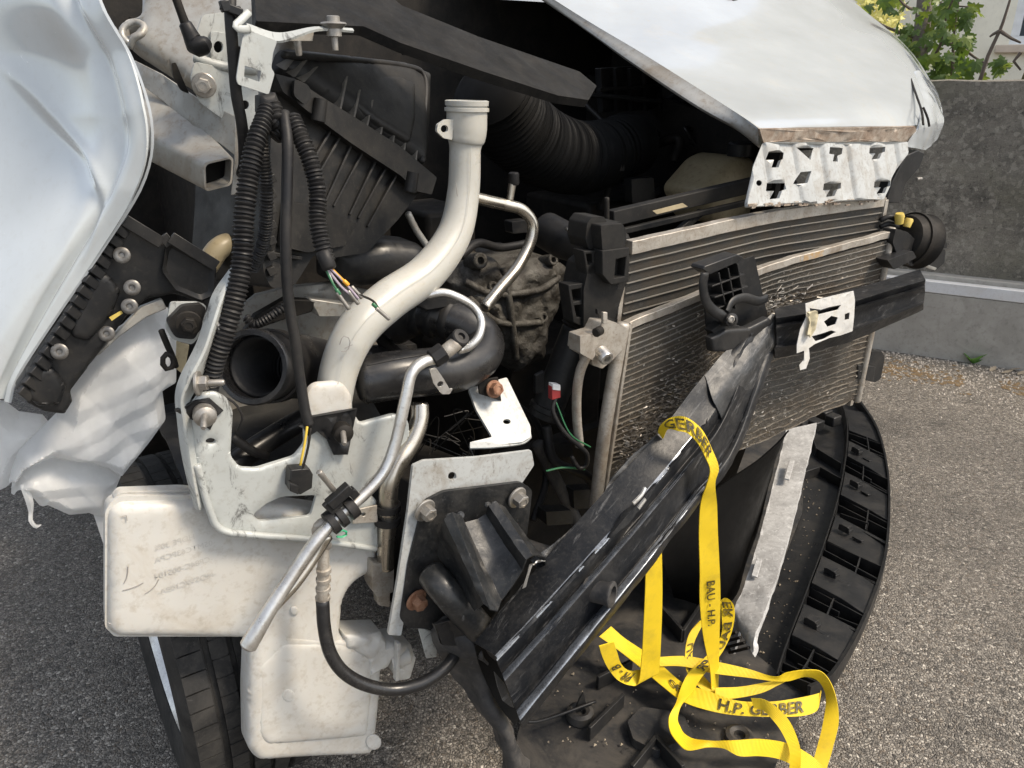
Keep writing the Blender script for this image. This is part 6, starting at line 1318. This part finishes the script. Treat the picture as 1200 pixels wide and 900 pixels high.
ribbon('under_run', [(g(838, 820, .075), g(838, 806, .085)), (g(865, 818, .075), g(866, 805, .085)), (g(893, 812, .085), g(890, 801, .095)), (g(912, 803, .10), g(910, 797, .105)), (g(924, 797, .11), g(926, 792, .115))], 40)
ribbon('loop', [(g(830, 762, .12), g(829, 748, .13)), (g(842, 722, .17), g(845, 704, .19)), (g(844, 706, .19), g(858, 706, .20)), (g(846, 724, .175), g(861, 722, .185)), (g(845, 745, .15), g(856, 745, .155)), (g(832, 764, .125), g(846, 765, .125)), (g(818, 778, .11), g(834, 780, .11)), (g(806, 790, .105), g(822, 794, .105)), (g(798, 806, .10), g(812, 810, .10)), (g(792, 824, .10), g(799, 826, .10)), (g(784, 840, .10), g(794, 842, .09)), (g(785, 856, .10), g(797, 852, .08)), (g(794, 870, .095), g(802, 860, .075)), (g(806, 879, .09), g(813, 866, .075)), (g(828, 876, .085), g(832, 868, .09)),
                (g(848, 877, .085), g(850, 868, .10)), (g(866, 886, .08), g(868, 867, .10)), (g(890, 886, .075), g(892, 866, .10)), (g(914, 890, .07), g(926, 872, .09)), (g(940, 904, .06), g(956, 890, .07)), (g(956, 925, .05), g(972, 912, .06))], 170)
ribbon('left_loop', [(g(843, 812, .075), g(838, 822, .07)), (g(826, 794, .08), g(818, 804, .075)), (g(813, 778, .095), g(805, 788, .09)), (g(812, 758, .12), g(803, 762, .12)), (g(820, 738, .15), g(808, 742, .15)), (g(830, 722, .17), g(820, 728, .17))], 60)
ribbon('front_run', [(g(880, 818, 0.122), g(884, 830, 0.107)), (g(896, 820, 0.132), g(894, 832, 0.112)), (g(914, 832, 0.127), g(904, 842, 0.112)), (g(928, 850, 0.112), g(916, 858, 0.102)), (g(938, 878, 0.097), g(925, 880, 0.092)), (g(938, 905, 0.092), g(925, 908, 0.082))], 50)
me = bpy.data.meshes.new('tow_strap'); me.from_pydata([tuple(v) for v in STV], [], STF); ul = me.uv_layers.new(name='UVMap')
for l in me.loops: ul.data[l.index].uv = STUV[l.vertex_index]
me.update(); strap = link('tow_strap', me, 'webbing', None, 0, 50)
tag(strap, 'yellow webbing strap with black print looped over the beam', 'strap')
def print_on(name, s, start, size=.022, flip=False, side=1, reverse=False):
    S, sl_, T = paths[name]; V, F = text_mesh(s, size, 0, .022); out = []
    for v in V:
        d = start + (-v.x if reverse else v.x); i = int(np.clip(np.searchsorted(sl_, d) - 1, 0, len(sl_) - 2)); u = (d - sl_[i]) / max(sl_[i + 1] - sl_[i], 1e-9); u = min(max(u, 0), 1)
        E = S[i] * (1 - u) + S[i + 1] * u; e = E[1] - E[0]; wd_ = np.linalg.norm(e); h_ = min(.72, size * .72 / max(wd_, 1e-6)); f = .5 + (v.y / (size * .72) - .5) * h_ * (-1 if flip else 1)
        nn = np.cross(T[i], e); nn /= max(np.linalg.norm(nn), 1e-9); p = E[0] + e * f
        out.append(Vector(p) + Vector(nn) * side * (.0016 * .5 + .0026))
    mb = MB(); mb.add(out, F); return obj('lettering', mb, 'ink', strap, fix=False, sharp=180)
for nm in paths:
    S, s_, T = paths[nm]; i = len(s_) // 3
    nn = np.cross(T[i], S[i, 1] - S[i, 0]); tc = np.array(EYE) - S[i].mean(0)
def facing(nm, t):
    S, s_, T = paths[nm]; i = int(np.clip(np.searchsorted(s_, t), 0, len(s_) - 1)); nn = np.cross(T[i], S[i, 1] - S[i, 0]); return 1 if nn @ (np.array(EYE) - S[i].mean(0)) > 0 else -1
def prn(nm, s, start, size=.03, flip=False, reverse=False): print_on(nm, s, start, size, flip, facing(nm, start + .02), reverse)
L_ = {k: v[1][-1] for k, v in paths.items()}
prn('over', 'GERBER', .035, .032, True); prn('over', 'BAU - H.P.', L_['over'] * .42, .034, True)
prn('c_run', 'H.P. GERBER', L_['c_run'] * .56, .032); prn('drop', 'PR - B', L_['drop'] * .72, .032, True)
prn('loop', 'ER BAU - PR', L_['loop'] * .14, .034, True); prn('left_loop', 'BAU', L_['left_loop'] * .4, .03)
prn('c_run', 'GER', L_['c_run'] * .34, .026)
# ------------------------------------------------------------------ plastic bags stuffed behind the fender
def fold(seed, amp):
    rg = random.Random(seed); W_ = []
    for k in range(7):
        a = rg.gauss(.8, .8); W_.append((math.cos(a), math.sin(a), 5 * 1.34 ** k, rg.random(), .86 ** k * rg.uniform(.5, 1)))
    def f(x, y, d):
        wx = x + .0015 * mnoise.noise(Vector((x * 11, y * 11, seed))); wy = y + .0015 * mnoise.noise(Vector((x * 11, y * 11, seed + 7))); h = 0
        for cx, cy, fr, ph, am in W_:                       # straight sharp creases, as in thin film
            m = max(0, mnoise.noise(Vector((x * 4 + fr, y * 4, seed))) + .5); h += am * m * abs(((wx * cx + wy * cy) * fr + ph) % 1 - .5)
        return amp * 1.6 * h * min(1, d / .02)
    return f
bag = slab('plastic_bag', [(176, 360), (196, 360), (207, 378), (206, 446), (190, 456), (194, 488), (168, 524), (141, 557), (124, 546), (104, 540), (82, 538), (62, 534), (44, 540), (30, 546), (22, 560), (13, 572), (16, 562), (10, 566), (13, 552), (22, 528), (50, 500), (66, 484), (70, 450), (100, 410), (134, 386)], 1.2, 'film', .0012, None, 0, back=1, er=.06, bulge=.035, grid=.0035, noise=fold(1.3, .034), sharp=16)
tag(bag, 'crumpled translucent white plastic bag hanging over the tyre behind the fender', 'plastic bag')
lowb = slab('lower_flap', [(18, 548), (30, 540), (62, 532), (104, 538), (142, 556), (130, 586), (124, 606), (102, 600), (80, 602), (54, 590), (46, 592), (38, 582), (34, 588), (30, 574), (22, 572), (16, 580), (13, 578), (14, 566)], 1.215, 'film', .0012, bag, 0, back=1, er=.04, bulge=.022, grid=.0035, noise=fold(5.1, .024), sharp=16)
tube('torn_tail', [(26, 568, 1.19), (34, 585, 1.185), (36, 600, 1.19), (36, 610, 1.185), (42, 617, 1.185), (48, 615, 1.19)], [.004, .006, .003, .003, .003, .001], 'film', bag, seg=6)
slab('core_roll', [(30, 552), (70, 548), (120, 572), (120, 596), (60, 580)], 1.25, 'film', .0012, bag, 0, er=.03, bulge=.03, grid=.012, noise=fold(2.2, .01))
slab('film_strip', [(104, 588), (122, 590), (126, 640), (122, 640), (112, 610)], 1.21, 'film', .004, bag, 0, grid=.01, noise=fold(8, .004))
bag2 = slab('plastic_bag', [(-60, 462), (6, 470), (22, 482), (50, 486), (60, 498), (24, 532), (12, 566), (-10, 576), (-60, 590)], 1.26, 'film', .0012, None, 0, back=1, er=.06, bulge=.035, grid=.005, noise=fold(9.4, .034), sharp=16)
tag(bag2, 'second plastic bag, bluish and half hidden below the fender tip at the picture edge', 'plastic bag')
